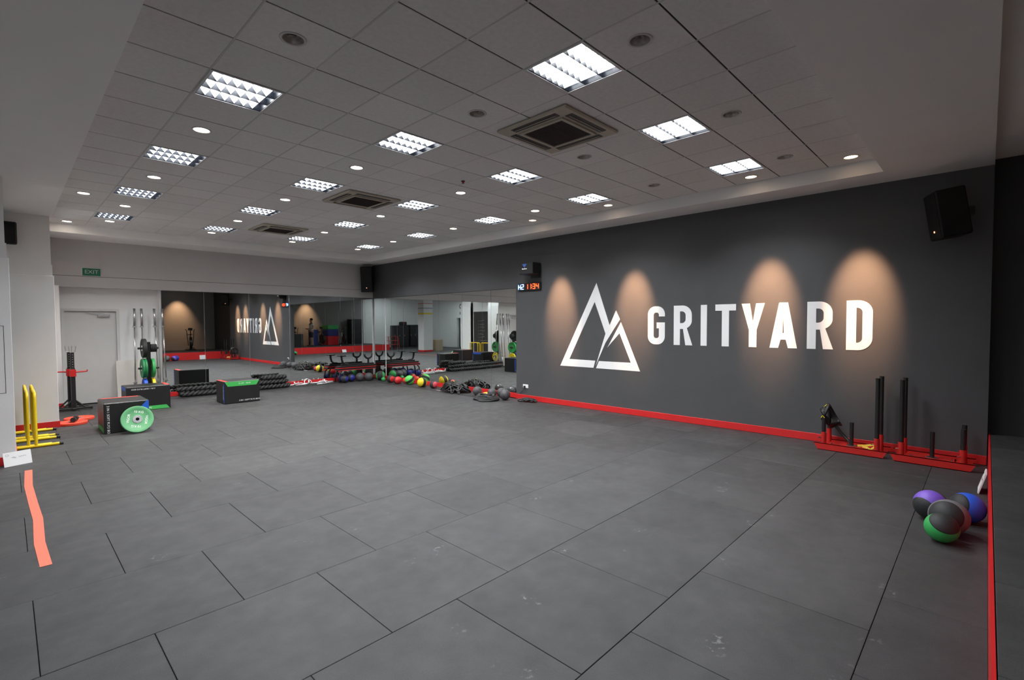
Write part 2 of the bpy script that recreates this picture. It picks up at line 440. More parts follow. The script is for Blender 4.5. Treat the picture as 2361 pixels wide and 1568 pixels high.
TROF = [(i, j) for i in (0, 3, 6, 9) for j in (13, 9, 5, 1, -3)]
DL_ON = [(i, j) for i in (0, 3, 6, 9) for j in (14, 11, 7, 3)] + [(-1, 10), (-1, 15)]
DL_WASH = [(10, 4), (10, 1), (10, -3), (10, -5)]
DL_OFF = [(3, -4), (6, -4), (9, -4), (0, -1), (3, -1), (6, -1), (9, -1)]
holes = set(DL_ON + DL_WASH + DL_OFF)
hs = T / 2 - .0065
tile_me = MB().bbox(-hs, -hs, 0, hs, hs, .014, .002).mesh('ceiling_tile', M_TILE)
def holed(r=.082, n=32):
    mb = MB(); sq = []
    for i in range(n):
        a = 2 * math.pi * (i + .5) / n; c, s_ = math.cos(a), math.sin(a); k = hs / max(abs(c), abs(s_)); sq.append((c * k, s_ * k))
    # snap the four corners
    for cx in (-1, 1):
        for cy in (-1, 1):
            b = min(range(n), key=lambda q: (sq[q][0] - cx * hs) ** 2 + (sq[q][1] - cy * hs) ** 2); sq[b] = (cx * hs, cy * hs)
    ci = [(r * math.cos(2 * math.pi * (i + .5) / n), r * math.sin(2 * math.pi * (i + .5) / n)) for i in range(n)]
    vs_ = [(x, y, 0) for x, y in sq] + [(x, y, 0) for x, y in ci] + [(x, y, .014) for x, y in ci] + [(x, y, .014) for x, y in sq]
    fs_ = []
    for i in range(n):
        k = (i + 1) % n
        fs_ += [(i, i + n, k + n, k), (i + n, i + 2 * n, k + 2 * n, k + n), (i + 2 * n, i + 3 * n, k + 3 * n, k + 2 * n), (i, k, k + 3 * n, i + 3 * n)]
    return mb.add(vs_, fs_).mesh('ceiling_tile', M_TILE)
hole_me = holed()
def cell(i, j): return (GX0 + (i + .5) * T, GY0 + (j + .5) * T)
for i in range(-1, 11):
    for j in range(-5, 16):
        if (i, j) in TROF: continue
        cx, cy = cell(i, j)
        place(hole_me if (i, j) in holes else tile_me, 'ceiling_tile', ceil_o, (cx, cy, CZ + random.uniform(0, .0012)))
for j in range(-4, 16):
    MB().box(x0, -.0066, .006, x1, .0066, .012).build('grid_runner', M_GAP, ceil_o, (0, GY0 + j * T, CZ))
for i in range(0, 11):
    MB().box(-.0062, y0, .0006, .0062, y1, .010).build('grid_runner', M_GRID, ceil_o, (GX0 + i * T, 0, CZ))

# ------------------------------------------------------------------ louvred fluorescent lights
fr = MB()
o_, i_ = .2965, .276
for (a, b, c, d) in ((-o_, -o_, o_, -i_), (-o_, i_, o_, o_), (-o_, -i_, -i_, i_), (i_, -i_, o_, i_)): fr.box(a, b, -.005, c, d, .012)
trof_frame = fr.mesh('frame', mat('white_steel_frame', (.62, .63, .64), .4, .3, var=.03))
hb = MB()
hb.box(-i_, -i_, .072, i_, i_, .078)
for (a, b, c, d) in ((-i_, -i_, i_, -i_ + .004), (-i_, i_ - .004, i_, i_), (-i_, -i_, -i_ + .004, i_), (i_ - .004, -i_, i_, i_)): hb.box(a, b, 0, c, d, .074)
trof_house = hb.mesh('housing', M_LOUVSHADE)
def vprism(wt, wb, z0, z1, L, axis):
    poly = [(-wt / 2, z1), (wt / 2, z1), (wb / 2, z0), (-wb / 2, z0)]
    vs_ = []
    for e in (-L / 2, L / 2):
        for p, z in poly: vs_.append((e, p, z) if axis == 'x' else (p, e, z))
    return MB().add(vs_, [(0, 1, 2, 3), (7, 6, 5, 4), (0, 4, 5, 1), (1, 5, 6, 2), (2, 6, 7, 3), (3, 7, 4, 0)])
trof_rail = vprism(.016, .004, .001, .060, 2 * i_ - .01, 'x').mesh('reflector_rail', M_LOUVSHADE)
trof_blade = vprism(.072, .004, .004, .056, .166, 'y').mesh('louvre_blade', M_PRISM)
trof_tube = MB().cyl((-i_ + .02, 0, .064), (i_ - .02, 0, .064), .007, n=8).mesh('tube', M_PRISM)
TROF_LAMP = bpy.data.lights.new('louvre_lamp', 'AREA')
TROF_LAMP.shape = 'SQUARE'; TROF_LAMP.size = .52; TROF_LAMP.energy = TROFFER_W; TROF_LAMP.color = TROFFER_COL; TROF_LAMP.spread = R(128)
def troffer(loc, label, group):
    t = thing('louvre_light', label, 'ceiling light', loc, 0, group)
    place(trof_frame, 'frame', t); place(trof_house, 'housing', t)
    for y in (-.268, -.0915, .0915, .268): place(trof_rail, 'reflector_rail', t, (0, y, 0))
    for y in (-.180, 0, .180):
        place(trof_tube, 'tube', t, (0, y, 0))
        for k in range(6): place(trof_blade, 'louvre_blade', t, (-.2 + .08 * k, y, 0))
    ld = TROF_LAMP
    lo = bpy.data.objects.new('lamp_light', ld); COL.objects.link(lo); lo.parent = t; lo.location = (0, 0, -.007)
    return t
ROWN = {0: 'row beside white columns', 3: 'row second from white columns', 6: 'row third from white columns', 9: 'row beside logo wall'}
ORD = ['first', 'second', 'third', 'fourth', 'fifth', 'sixth', 'seventh', 'eighth']
for i, j in TROF:
    k = [13, 9, 5, 1, -3].index(j)
    cx, cy = cell(i, j)
    troffer((cx, cy, CZ), 'louvred fluorescent light, %s from rear bulkhead, %s' % (ORD[k], ROWN[i]), 'louvred lights in the tiled ceiling')
opal = mat('added_opal_panel', (.9, .9, .9), .5, emit=(.90, .96, 1.0), estr=13.0)
for k, (x, y) in enumerate([(-3.4, 6.6), (-4.9, 5.0), (-3.2, 3.2), (-4.9, 1.9), (-3.2, .3), (-2.4, -1.9)]):  # panel lights added to brighten the hall and its mirror image
    t = thing('added_opal_light', 'added flat opal ceiling light over the side hall, %s from the front column' % ORD[k], 'ceiling light', (x, y, SZ if y > 0 else 3.80), 0, 'added opal lights over the side hall')
    MB().bbox(-.30, -.30, -.03, .30, .30, -.001, .004).build('frame', M_ALU, t)
    MB().bbox(-.28, -.28, -.036, .28, .28, -.0305, .002).build('diffuser', opal, t)

# ------------------------------------------------------------------ downlights
trim_me = MB().lathe([(.074, .002), (.074, -.004), (.086, -.006), (.094, -.003), (.094, .001)], 32).mesh('trim_ring', mat('white_trim', (.55, .54, .53), .4, .2), True)
cone_me = MB().lathe([(.074, .002), (.066, .03), (.055, .07), (.0, .075)], 32).mesh('reflector_cup', mat('satin_reflector', (.55, .53, .51), .3, .6, var=.35, scale=30), True)
glow_me = MB().lathe([(.073, .003), (.05, -.001), (.02, -.002), (.0, -.002)], 32).mesh('lamp_glass', M_LAMPW, True)
glowp_me = MB().lathe([(.073, .003), (.05, -.001), (.02, -.002), (.0, -.002)], 32).mesh('lamp_glass', M_LAMPP, True)
bulb_me = MB().cyl((-.03, 0, .03), (.03, 0, .045), .011, n=10).mesh('unlit_lamp', M_LAMPO, True)
def spot(parent, w, size, blend, rad=.05, col=WARM, name='lamp_light', rot=(0, 0, 0)):
    ld = bpy.data.lights.new(name, 'SPOT'); ld.energy = w; ld.spot_size = R(size); ld.spot_blend = blend; ld.shadow_soft_size = rad; ld.color = col
    lo = bpy.data.objects.new(name, ld); COL.objects.link(lo); lo.parent = parent; lo.location = (0, 0, -.06); lo.rotation_euler = rot
    return lo
def downlight(loc, label, group, kind, washrot=(0, R(-28.5), 0)):
    t = thing('downlight', label, 'downlight', loc, 0, group)
    place(trim_me, 'trim_ring', t)
    if kind == 'off':
        place(cone_me, 'reflector_cup', t)
        place(bulb_me, 'unlit_lamp', t, (0, .018, 0)); place(bulb_me, 'unlit_lamp', t, (0, -.018, .0))
    else:
        place(glowp_me if kind == 'wash' else glow_me, 'lamp_glass', t)
        if kind == 'wash': spot(t, WASH_W, 29.5, 1.0, col=(1.0, .54, .29), rot=washrot)
        elif kind == 'stage': spot(t, WASH_W * .35, 62, 1.0, col=(1.0, .56, .30), rot=washrot)
        else: spot(t, SPOT_W, 80, .8)
    return t
ROWD = dict(ROWN); ROWD[-1] = 'row on the column side'; ROWD[10] = 'row hugging the logo wall'
def dl_all(cells, kind, word):
    byrow = {}
    for i, j in cells: byrow.setdefault(i, []).append(j)
    for i, js in byrow.items():
        for k, j in enumerate(sorted(js, reverse=True)):
            cx, cy = cell(i, j)
            downlight((cx, cy, CZ), '%s round downlight, %s from rear bulkhead, %s' % (word, ORD[k], ROWD[i]), '%s round downlights in the ceiling' % word, kind)
dl_all(DL_ON, 'on', 'lit')
dl_all(DL_WASH, 'wash', 'warm lit wall-washing')
dl_all(DL_OFF, 'off', 'unlit')
for k, x in enumerate((6.8, 3.0)):
    t = downlight((x, -2.75, 3.80), 'warm downlight over the platform, %s from the black wall' % ORD[k], 'downlights over the platform', 'stage', (R(-22), 0, 0))

# ------------------------------------------------------------------ air-conditioning cassettes
def cassette(y, label):
    t = thing('air_conditioner', label, 'air conditioner', (GX0 + 5 * T, y, CZ), 0, 'ceiling cassette units')
    MB().bbox(-.47, -.47, -.030, .47, .47, -.001, .012).build('panel', M_BEIGE, t)
    gf = MB()
    for (a, b, c, d) in ((-.30, -.30, .30, -.262), (-.30, .262, .30, .30), (-.30, -.262, -.262, .262), (.262, -.262, .30, .262)): gf.box(a, b, -.046, c, d, -.030)
    gf.build('grille_frame', M_BEIGE, t)
    gr = MB().box(-.262, -.262, -.034, .262, .262, -.030).build('intake_grille', M_GRILLE, t)
    bars = MB()
    for k in range(26): bars.box(-.262, -.26 + k * .0202, -.038, .262, -.256 + k * .0202, -.034)
    gr2 = bars.build('grille_bar', M_GRILLE, gr); gr2['kind'] = 'stuff'
    for k in range(4):
        sl = MB().box(-.30, .335, -.0335, .30, .42, -.0302).build('air_outlet', M_BLACK, t, rot=(0, 0, k * math.pi / 2))
        MB().box(-.28, .374, -.041, .28, .381, -.034).build('vane', M_BEIGE, sl)
cassette(GY0 - 1 * T, 'beige ceiling air-conditioning cassette between unlit downlights, largest in view')
cassette(GY0 + 6 * T, 'beige ceiling air-conditioning cassette, middle one of the three')
cassette(GY0 + 12 * T, 'beige ceiling air-conditioning cassette close to the rear bulkhead')
# sprinkler head
cx, cy = 4.73, 5.56
t = thing('sprinkler_head', 'tiny dark sprinkler head with red bulb on a ceiling tile', 'sprinkler', (cx, cy, CZ))
MB().lathe([(.03, 0), (.03, -.006), (.012, -.01), (.012, -.03), (.022, -.032), (.0, -.034)], 16).build('body', M_BLKMETAL, t)
MB().cyl((0, 0, -.012), (0, 0, -.028), .016, n=10).build('bulb', M_REDR, t)

# ------------------------------------------------------------------ logo wall: emblem and lettering
WALLROT = (R(90), 0, R(-90))         # local x -> -y, local y -> up, faces the room
def wall_me(me, name, parent, y, z): return place(me, name, parent, (0, y, z), (0, 0, 0))
def wl(loops): return [[(-p[0], p[1]) for p in lp] for lp in loops]
emb = thing('wall_emblem', 'white twin-peak mountain emblem painted on the charcoal wall', 'emblem', (XL - .0025, 0, 0), rot=WALLROT)
S1 = [(5.763, 2.61), (5.449, 1.745), (5.3, 2.036), (5.208, 1.862), (5.543, 1.392), (5.779, .915), (5.544, 1.576), (5.806, 2.226), (6.458, 1.02), (5.792, 1.015), (5.835, .865), (6.707, .862)]
S2 = [(5.188, 1.804), (4.764, .858), (5.771, .861), (5.702, 1.012), (4.964, 1.015), (5.219, 1.587), (5.502, 1.294)]
place(flat_curve_mesh(wl([S1]), 'tall_peak', M_WHITE), 'tall_peak', emb)
place(flat_curve_mesh(wl([S2]), 'small_peak', M_WHITE), 'small_peak', emb)

def arc(cx, cy, rx, ry, a0, a1, n=8):
    return [(cx + rx * math.cos(R(a0 + (a1 - a0) * k / n)), cy + ry * math.sin(R(a0 + (a1 - a0) * k / n))) for k in range(n + 1)]
H_, ST = .71, .118      # letter height, stroke
def L_G(w):
    r, q = .15, .045
    return [arc(w - r, H_ - r, r, r, 0, 90) + arc(r, H_ - r, r, r, 90, 180) + arc(r, r, r, r, 180, 270) + arc(w - r, r, r, r, 270, 360)
            + [(w, .41), (w * .52, .41), (w * .52, .30), (w - ST, .30)]
            + arc(w - ST - q, ST + q, q, q, 0, -90) + arc(ST + q, ST + q, q, q, 270, 180) + arc(ST + q, H_ - ST - q, q, q, 180, 90)
            + arc(w - ST - q, H_ - ST - q, q, q, 90, 0) + [(w - ST, .52), (w, .52)]]
def L_R(w):
    m = .29
    return [[(0, 0), (0, H_)] + arc(w - .17 - .012, H_ - .17, .17, .17, 90, 0) + arc(w - .182, m + .15, .17, .15, 0, -62) + [(w, 0), (w - .128, 0), (w * .5, m), (ST, m), (ST, 0)],
            [(ST, m + .105), (ST, H_ - .105)] + arc(w - .195, H_ - .175, .07, .07, 90, 0) + arc(w - .195, m + .175, .07, .07, 0, -90)]
def L_I(w): return [[(0, 0), (0, H_), (w, H_), (w, 0)]]
def L_T(w): return [[(w / 2 - ST / 2, 0), (w / 2 - ST / 2, H_ - .108), (0, H_ - .108), (0, H_), (w, H_), (w, H_ - .108), (w / 2 + ST / 2, H_ - .108), (w / 2 + ST / 2, 0)]]
def L_Y(w): return [[(w / 2 - ST / 2, 0), (w / 2 - ST / 2, .28), (0, H_), (.128, H_), (w / 2, .41), (w - .128, H_), (w, H_), (w / 2 + ST / 2, .28), (w / 2 + ST / 2, 0)]]
def L_A(w):
    return [[(0, 0), (w / 2 - .062, H_), (w / 2 + .062, H_), (w, 0), (w - .125, 0), (w - .158, .13), (.158, .13), (.125, 0)],
            [(.185, .235), (w - .185, .235), (w / 2, .53)]]
def L_D(w):
    return [[(0, 0), (0, H_)] + arc(w - .17, H_ - .17, .17, .17, 90, 0) + arc(w - .17, .17, .17, .17, 0, -90),
            [(ST, .105), (ST, H_ - .105)] + arc(w - ST - .065, H_ - .105 - .065, .065, .065, 90, 0) + arc(w - ST - .065, .105 + .065, .065, .065, 0, -90)]
sign = thing('wall_lettering', 'large white condensed GRITYARD lettering painted on the charcoal wall', 'lettering', (XL - .0025, 0, 0), rot=WALLROT)
for fn, ya, yb in ((L_G, 4.603, 4.261), (L_R, 4.088, 3.740), (L_I, 3.592, 3.484), (L_T, 3.340, 3.000), (L_Y, 2.911, 2.558), (L_A, 2.480, 2.091), (L_R, 1.959, 1.619), (L_D, 1.460, 1.151)):
    wdt = ya - yb
    lp = [[(-ya + p[0], 1.387 + p[1]) for p in L] for L in fn(wdt)]
    place(flat_curve_mesh(lp, 'letter', M_WHITE), 'letter', sign)

# digital interval clock
clk = thing('digital_clock', 'wide digital wall clock showing blue and red glowing digits at the mirror edge', 'clock', (XL, 7.59, 2.635), rot=WALLROT)
MB().bbox(-.345, -.085, 0, .345, .085, .045, .008).build('case', M_BLACK, clk)
SEG = {'a': (0, 1, 1, 1), 'g': (0, .5, 1, .5), 'd': (0, 0, 1, 0), 'f': (0, .5, 0, 1), 'b': (1, .5, 1, 1), 'e': (0, 0, 0, .5), 'c': (1, 0, 1, .5)}
DIG = {'H': 'fbgec', '2': 'abged', '1': 'bc', '3': 'abgcd', '4': 'fgbc'}
def digit(ch, x, m_on, m_off, nm):
    on = MB(); off = MB()
    wd, hd, th = .062, .105, .0075
    for k, (xa, ya, xb, yb) in SEG.items():
        t = on if k in DIG[ch] else off
        X0, X1 = sorted((xa * wd, xb * wd)); Y0, Y1 = sorted((ya * hd, yb * hd))
        t.box(x + X0 - th, Y0 - .0525 - th, .0452, x + X1 + th, Y1 - .0525 + th, .0475)
    on.build(nm, m_on, clk)
    if off.v: off.build('dark_segment', m_off, clk)
digit('H', -.325, M_LEDB, M_BLACK, 'blue_digit'); digit('2', -.225, M_LEDB, M_BLACK, 'blue_digit')
for ch, x in (('1', -.095), ('1', .005), ('3', .125), ('4', .23)): digit(ch, x, M_LEDR, M_LEDR0, 'red_digit')
MB().box(.088, .02, .0452, .100, .032, .047).box(.088, -.032, .0452, .100, -.02, .047).build('colon', M_LEDR, clk)

# small black wall box with a blue triangle above the clock
pb = thing('wall_box', 'black boxy wall unit with blue triangle print above the digital clock', 'wall box', (XL, 7.45, 3.02), rot=WALLROT)
MB().bbox(-.205, -.125, .02, .205, .13, .30, .01).build('body', M_BLACK, pb)
MB().box(-.10, -.20, 0, .17, .12, .02).build('mounting_plate', M_BLKMETAL, pb)
MB().prism([(-.11, .10), (.03, .10), (-.04, .02)], .3005, .302).build('blue_triangle', M_BLUETRI, pb)
tx = MB()
for k in range(8): tx.box(-.112 + k * .0185, -.018, .3005, -.098 + k * .0185, .002 + (.008 if k in (0, 4) else 0), .302)
tx.build('printed_lettering', M_WHITE, pb)

# wall socket with plug
so = thing('wall_socket', 'white double wall socket with black plug low on the charcoal wall', 'socket', (XL, 7.74, .32), rot=WALLROT)
MB().bbox(-.075, -.043, 0, .085, .043, .012, .004).build('face_plate', M_PAPER, so)
MB().bbox(-.10, -.035, .0, -.078, .035, .014, .003).build('grey_box', M_ALU, so)
pl = MB().bbox(-.03, -.035, .012, .01, .012, .05, .005).build('plug', M_BLACK, so)
MB().tube([(-.01, -.03, .035), (-.03, -.07, .03), (-.11, -.13, .015), (-.19, -.19, .012)], .004, 6).build('cord', M_BLACK, pl)

# ------------------------------------------------------------------ speakers
def speaker(name, label, loc, rz, w, h, d, tiltx=0.0, led=False, bracket=.06):
    t = thing(name, label, 'speaker', loc, rz)
    b = MB().bbox(-w / 2, -d, -h / 2, w / 2, 0, h / 2, .015, M=tilt(tiltx, 0, 0)).build('cabinet', M_SPK, t)
    MB().bbox(-w / 2 + .015, -d - .008, -h / 2 + .015, w / 2 - .015, -d, h / 2 - .015, .004, M=tilt(tiltx, 0, 0)).build('grille', M_SPK, t)
    br = MB().box(-.04, 0, -.05, .04, bracket, .05).build('bracket', M_BLKMETAL, t)
    if led: MB().cyl((0, -d - .013, -h * .33), (0, -d - .007, -h * .33), .012, n=12, M=tilt(tiltx, 0, 0)).build('pilot_light', M_PILOT, t)
    return t
speaker('loudspeaker', 'black loudspeaker with orange pilot light in the mirror corner above the bulkhead edge', (8.19, 14.37, 3.24), R(-40), .36, .80, .30, R(8), True, .2)
sp_ = speaker('loudspeaker', 'tilted black loudspeaker high on the charcoal wall near its black end', (8.20, .24, 3.14), R(-158), .34, .58, .30, R(9), True, .10)
_rz = Matrix.Rotation(R(158), 4, 'Z')
MB().box(.12, .06, -.03, .24, .12, .03, M=_rz).box(.232, .02, -.08, .246, .16, .08, M=_rz).build('wall_arm', M_BLKMETAL, sp_)
speaker('loudspeaker', 'small black loudspeaker on the white column face high above the yellow bars', (.045, 11.715, 3.33), R(0), .28, .36, .16, 0, False, .08)

# ------------------------------------------------------------------ rear wall: exit sign, door
ex = thing('exit_sign', 'green EXIT sign with white letters on the rear bulkhead', 'sign', (1.394, YB, 2.995), rot=(R(90), 0, 0))
MB().bbox(-.165, -.09, 0, .165, .09, .035, .004).build('case', M_PAPER, ex)
MB().box(-.158, -.083, .0351, .158, .083, .037).build('green_face', M_EXITG, ex)
place(text_mesh('EXIT', .118, .0008, 'lettering', mat('sign_white', (.5, .55, .5), .5)), 'lettering', ex, (0, 0, .0385))

dr = struct(MB().bbox(.93, 14.845, .005, 1.84, 14.885, 2.125, .003).build('door_1', M_DOOR))
fb = MB()
fb.box(.875, YD - .012, 0, .93, 14.84, 2.125).box(1.84, YD - .012, 0, 1.895, 14.84, 2.125).box(.875, YD - .012, 2.125, 1.895, 14.84, 2.18)
fb.build('door_frame', M_DOOR, dr)
MB().bbox(1.50, 14.79, 1.99, 1.72, 14.845, 2.05, .006).build('door_closer', M_ALU, dr)
MB().tube([(1.60, 14.80, 2.055), (1.35, 14.78, 2.10), (1.30, 14.82, 2.115)], .009, 6).build('closer_arm', M_ALU, dr)

# leaning white board
t = thing('leaning_board', 'blank off-white board leaning against the wall behind the plate tree', 'board', (1.80, 14.62, 0), rot=(R(-9), 0, 0))
poly = arc(.70, .93, .04, .04, 0, 90, 4) + arc(.04, .93, .04, .04, 90, 180, 4) + [(0, 0), (.74, 0)]
MB().prism([(a, b) for a, b in poly], 0, .02, M=tilt(R(90), 0, 0)).build('panel', mat('off_white_board', (.70, .67, .63), .6, var=.03), t)
mk = MB()
for k in range(3): mk.box(.25 + k * .05, -.022, .74, .265 + k * .05, -.0205, .765)
mk.build('small_mark', M_ALU, t)

# ------------------------------------------------------------------ barbells on end
def barbell_mesh():
    sl = MB()
    for a, b in ((0, .42), (1.78, 2.20)): sl.cyl((0, 0, a), (0, 0, b), .025, n=14)
    co = MB().cyl((0, 0, .42), (0, 0, .45), .037, n=14).cyl((0, 0, 1.75), (0, 0, 1.78), .037, n=14)
    sh = MB().cyl((0, 0, .40), (0, 0, 1.80), .014, n=12)
    return sl.mesh('sleeve', M_STEEL, True), co.mesh('collar', M_STEEL), sh.mesh('shaft', M_CHROME, True)
BBM = barbell_mesh()
for k, (x, y, lean, lx, lab) in enumerate([(2.10, 14.42, 5, 1.5, 'upright steel barbell leaning on the wall, first from the door'), (2.26, 14.40, 5, .8, 'upright steel barbell leaning on the wall, second from the door'),
                          (2.56, 14.40, 4.5, -.6, 'upright steel barbell leaning on the wall, third from the door'), (2.72, 14.40, 4.5, -.6, 'upright steel barbell standing at the mirror edge, fourth from the door')]):
    t = thing('barbell', lab, 'barbell', (x, y, 0), 0, 'barbells standing on end by the rear door', rot=(R(-lean), R(lx), 0))
    for me, nm in zip(BBM, ('sleeve', 'collar', 'shaft')): place(me, nm, t)

# ------------------------------------------------------------------ weight plates
def plate_mesh(r, th, m, hub=True):
    prof = [(.026, -th / 2), (r * .30, -th / 2), (r * .32, -th / 2 + .006), (r * .74, -th / 2 + .006), (r * .78, -th / 2), (r - .006, -th / 2), (r, -th / 2 + .006), (r, th / 2 - .006), (r - .006, th / 2), (r * .78, th / 2), (r * .74, th / 2 - .006), (r * .32, th / 2 - .006), (r * .30, th / 2), (.026, th / 2), (.026, -th / 2)]
    mis = [1] + [0] * 11 + [1, 1] if hub else None
    me = MB().lathe(prof, 40, mis=mis).mesh('disc', [m, M_CHROME] if hub else m)
    me.polygons.foreach_set('use_smooth', [True] * len(me.polygons)); me.set_sharp_from_angle(angle=R(35)); return me
def weight_plate(label, r, th, m, loc, rot, group=None, prints=None):
    t = thing('weight_plate', label, 'weight plate', loc, 0, group, rot)
    place(plate_mesh(r, th, m), 'disc', t)
    if prints:
        for a, body, sz in prints:
            o = place(text_mesh(body, sz, .0006, 'printed_lettering', M_WHITE), 'printed_lettering', t, (math.cos(R(a)) * r * .54, math.sin(R(a)) * r * .54, th / 2 - .0052), (0, 0, R(a - 90)))
    return t
# green bumper plate leaning on the front plyo box
tl = R(20)
gp = weight_plate('green bumper plate with white print leaning on a black plyo box', .225, .05, M_PLATEG, (0, 0, 0), (0, 0, 0),
                  prints=[(78, '10 KG', .052), (168, 'VIGOR', .05), (258, '10 KG', .052), (348, 'VIGOR', .05)])
c = Vector((1.50, 10.20, .225 * math.cos(tl) + .025 * math.sin(tl)))
gp.matrix_world = Matrix.Translation(c) @ Matrix.Rotation(-tl, 4, 'X') @ Matrix.Rotation(R(90), 4, 'X')

# orange-red plates lying flat, with a chrome-ended dumbbell on top
weight_plate('flat orange-red weight plate lying on floor below the dumbbell', .225, .045, M_ORANGE, (.80, 11.95, .0225), (0, 0, 0), 'orange-red plates on the floor')
weight_plate('orange-red weight plate flat on floor, behind its twin toward the door', .225, .045, M_ORANGE, (.94, 12.42, .0225), (0, 0, 0), 'orange-red plates on the floor')
db = thing('dumbbell', 'small black dumbbell with chrome bar resting on the orange-red plate', 'dumbbell', (.84, 11.95, .045), R(75))
MB().cyl((-.09, 0, .045), (.09, 0, .045), .014, n=12).build('bar', M_CHROME, db, smooth=True, auto=40)
for sx in (-1, 1): MB().cyl((sx * .05, 0, .045), (sx * .12, 0, .045), .045, n=6).build('head', M_RUBBER, db)

# ------------------------------------------------------------------ plate tree
PT = (2.33, 14.16)
pt = thing('plate_tree', 'black weight plate tree holding coloured plates beside the barbells', 'plate rack', (PT[0], PT[1], 0))
MB().bbox(-.04, -.04, 0, .04, .04, 1.40, .006).build('post', M_BLKMETAL, pt)
MB().bbox(-.24, -.03, 0, .24, .03, .05, .005).bbox(-.03, -.20, 0, .03, .20, .05, .005).build('base', M_BLKMETAL, pt)
for z in (1.255, .785, .36):
    for sx in (-1, 1):
        L = .20
        MB().cyl((sx * .035, 0, z), (sx * L, 0, z), .0245, n=14).build('peg', M_BLKMETAL, pt, smooth=True, auto=40)
def tree_plate(label, r, th, m, dx, z, grp='plates on the plate tree'):
    return weight_plate(label, r, th, m, (PT[0] + dx, PT[1], z - .0), (0, R(90), 0), grp)
tree_plate('large black plate on the upper peg of the plate tree, door side', .225, .075, M_RUBBER, -.082, 1.255)
for k in range(5): tree_plate('small black change plate on the upper mirror-side peg, %s from the post' % ORD[k], .095, .021, M_RUBBER, .056 + .0235 * k, 1.255, 'small change plates on the upper peg')
tree_plate('deep green plate on the middle peg, against the post of the plate tree', .225, .045, M_PLATED, -.066, .785)
tree_plate('deep green plate on the middle peg of the plate tree, outermost one', .225, .045, M_PLATED, -.114, .785)
tree_plate('bright green plate on the middle peg of the plate tree, mirror side', .225, .06, M_GREEN, .074, .785)
tree_plate('blue plate on the lowest peg of the plate tree, door side', .19, .07, M_BLUE, -.08, .36)
tree_plate('yellow plate on the lowest peg of the plate tree, mirror side', .19, .06, M_YELLOW, .076, .36)

# ------------------------------------------------------------------ squat stands by the door
def squat_stand(label, x, y, rz, arm):
    t = thing('squat_stand', label, 'squat stand', (x, y, 0), rz, 'squat stands by the door')
    MB().bbox(-.035, -.035, .05, .035, .035, .90, .004).build('lower_post', M_BLKMETAL, t)
    up_ = MB().bbox(-.027, -.027, .86, .027, .027, 1.23, .003).build('upper_post', M_BLKMETAL, t)
    hl = MB()
    for k in range(6): hl.cyl((0, -.0275, .93 + .05 * k), (0, -.0285, .93 + .05 * k), .008, n=10)
    hl.build('peg_hole', M_ALU, up_)
    MB().bbox(-.30, -.035, .02, .30, .035, .06, .004).bbox(-.03, -.10, .02, .03, .08, .06, .004).build('base', M_BLKMETAL, t)
    for sx in (-1, 1):
        MB().tube([(sx * .18, 0, .055), (sx * .02, 0, .22)], .016, 8).build('brace', M_BLKMETAL, t)
        MB().cyl((sx * .28, -.03, .022), (sx * .28, .03, .022), .022, n=12).build('foot', M_RUBBER, t)
    MB().tube([(-.055, 0, 1.36), (-.045, 0, 1.25), (-.02, 0, 1.225), (.02, 0, 1.225), (.045, 0, 1.25), (.055, 0, 1.36)], .008, 8).build('bar_hook', M_STEEL, t)
    MB().bbox(-.048, -.048, .72, .048, .048, .87, .004).build('red_collar', M_SLEDRED, t)
    MB().tube([(0, 0, .80), (arm * .10, 0, .815), (arm * .23, 0, .82), (arm * .235, 0, .85)], .016, 8).build('spotter_arm', M_SLEDRED, t)
squat_stand('black squat stand with red spotter arm pointing to the column, beside the door', .93, 14.06, R(4), -1)
squat_stand('black squat stand with red spotter arm pointing to the room, beside the door', .97, 13.82, R(4), 1)

# ------------------------------------------------------------------ yellow parallel bars
def parallel_bar(label, x, y0, y1, h):
    t = thing('parallel_bar', label, 'parallel bar', (x, (y0 + y1) / 2, 0), 0, 'yellow parallel bars between the columns')
    hw = (y1 - y0) / 2; r = .019
    pts = [(0, -hw, .03), (0, -hw, h - .07)] + [(0, -hw + .07 - .07 * math.cos(R(a)), h - .07 + .07 * math.sin(R(a))) for a in (30, 60, 90)]
    pts += [(0, hw - .07 + .07 * math.sin(R(a)), h - .07 + .07 * math.cos(R(a))) for a in (0, 30, 60, 90)] + [(0, hw, .03)]
    MB().tube(pts, r, 12).build('hoop', M_YELPAINT, t, smooth=True, auto=50)
    for sy in (-1, 1):
        f = MB().tube([(-.27, sy * hw, .022), (.27, sy * hw, .022)], .021, 12).build('foot', M_YELPAINT, t, smooth=True, auto=50)
        for sx in (-1, 1): MB().cyl((sx * .25, sy * hw, .023), (sx * .295, sy * hw, .023), .0235, n=12).build('end_cap', M_RUBBER, f)
parallel_bar('yellow parallel bar with black-capped feet, outer one of the pair by the front column', .275, 10.04, 10.64, .80)
parallel_bar('yellow parallel bar with black-capped feet, inner one of the pair by the front column', .195, 10.10, 10.70, .80)
parallel_bar('yellow parallel bar with black-capped feet, outer one of the pair by the rear column', .275, 10.88, 11.50, .80)
parallel_bar('yellow parallel bar with black-capped feet, inner one of the pair by the rear column', .195, 10.94, 11.56, .80)

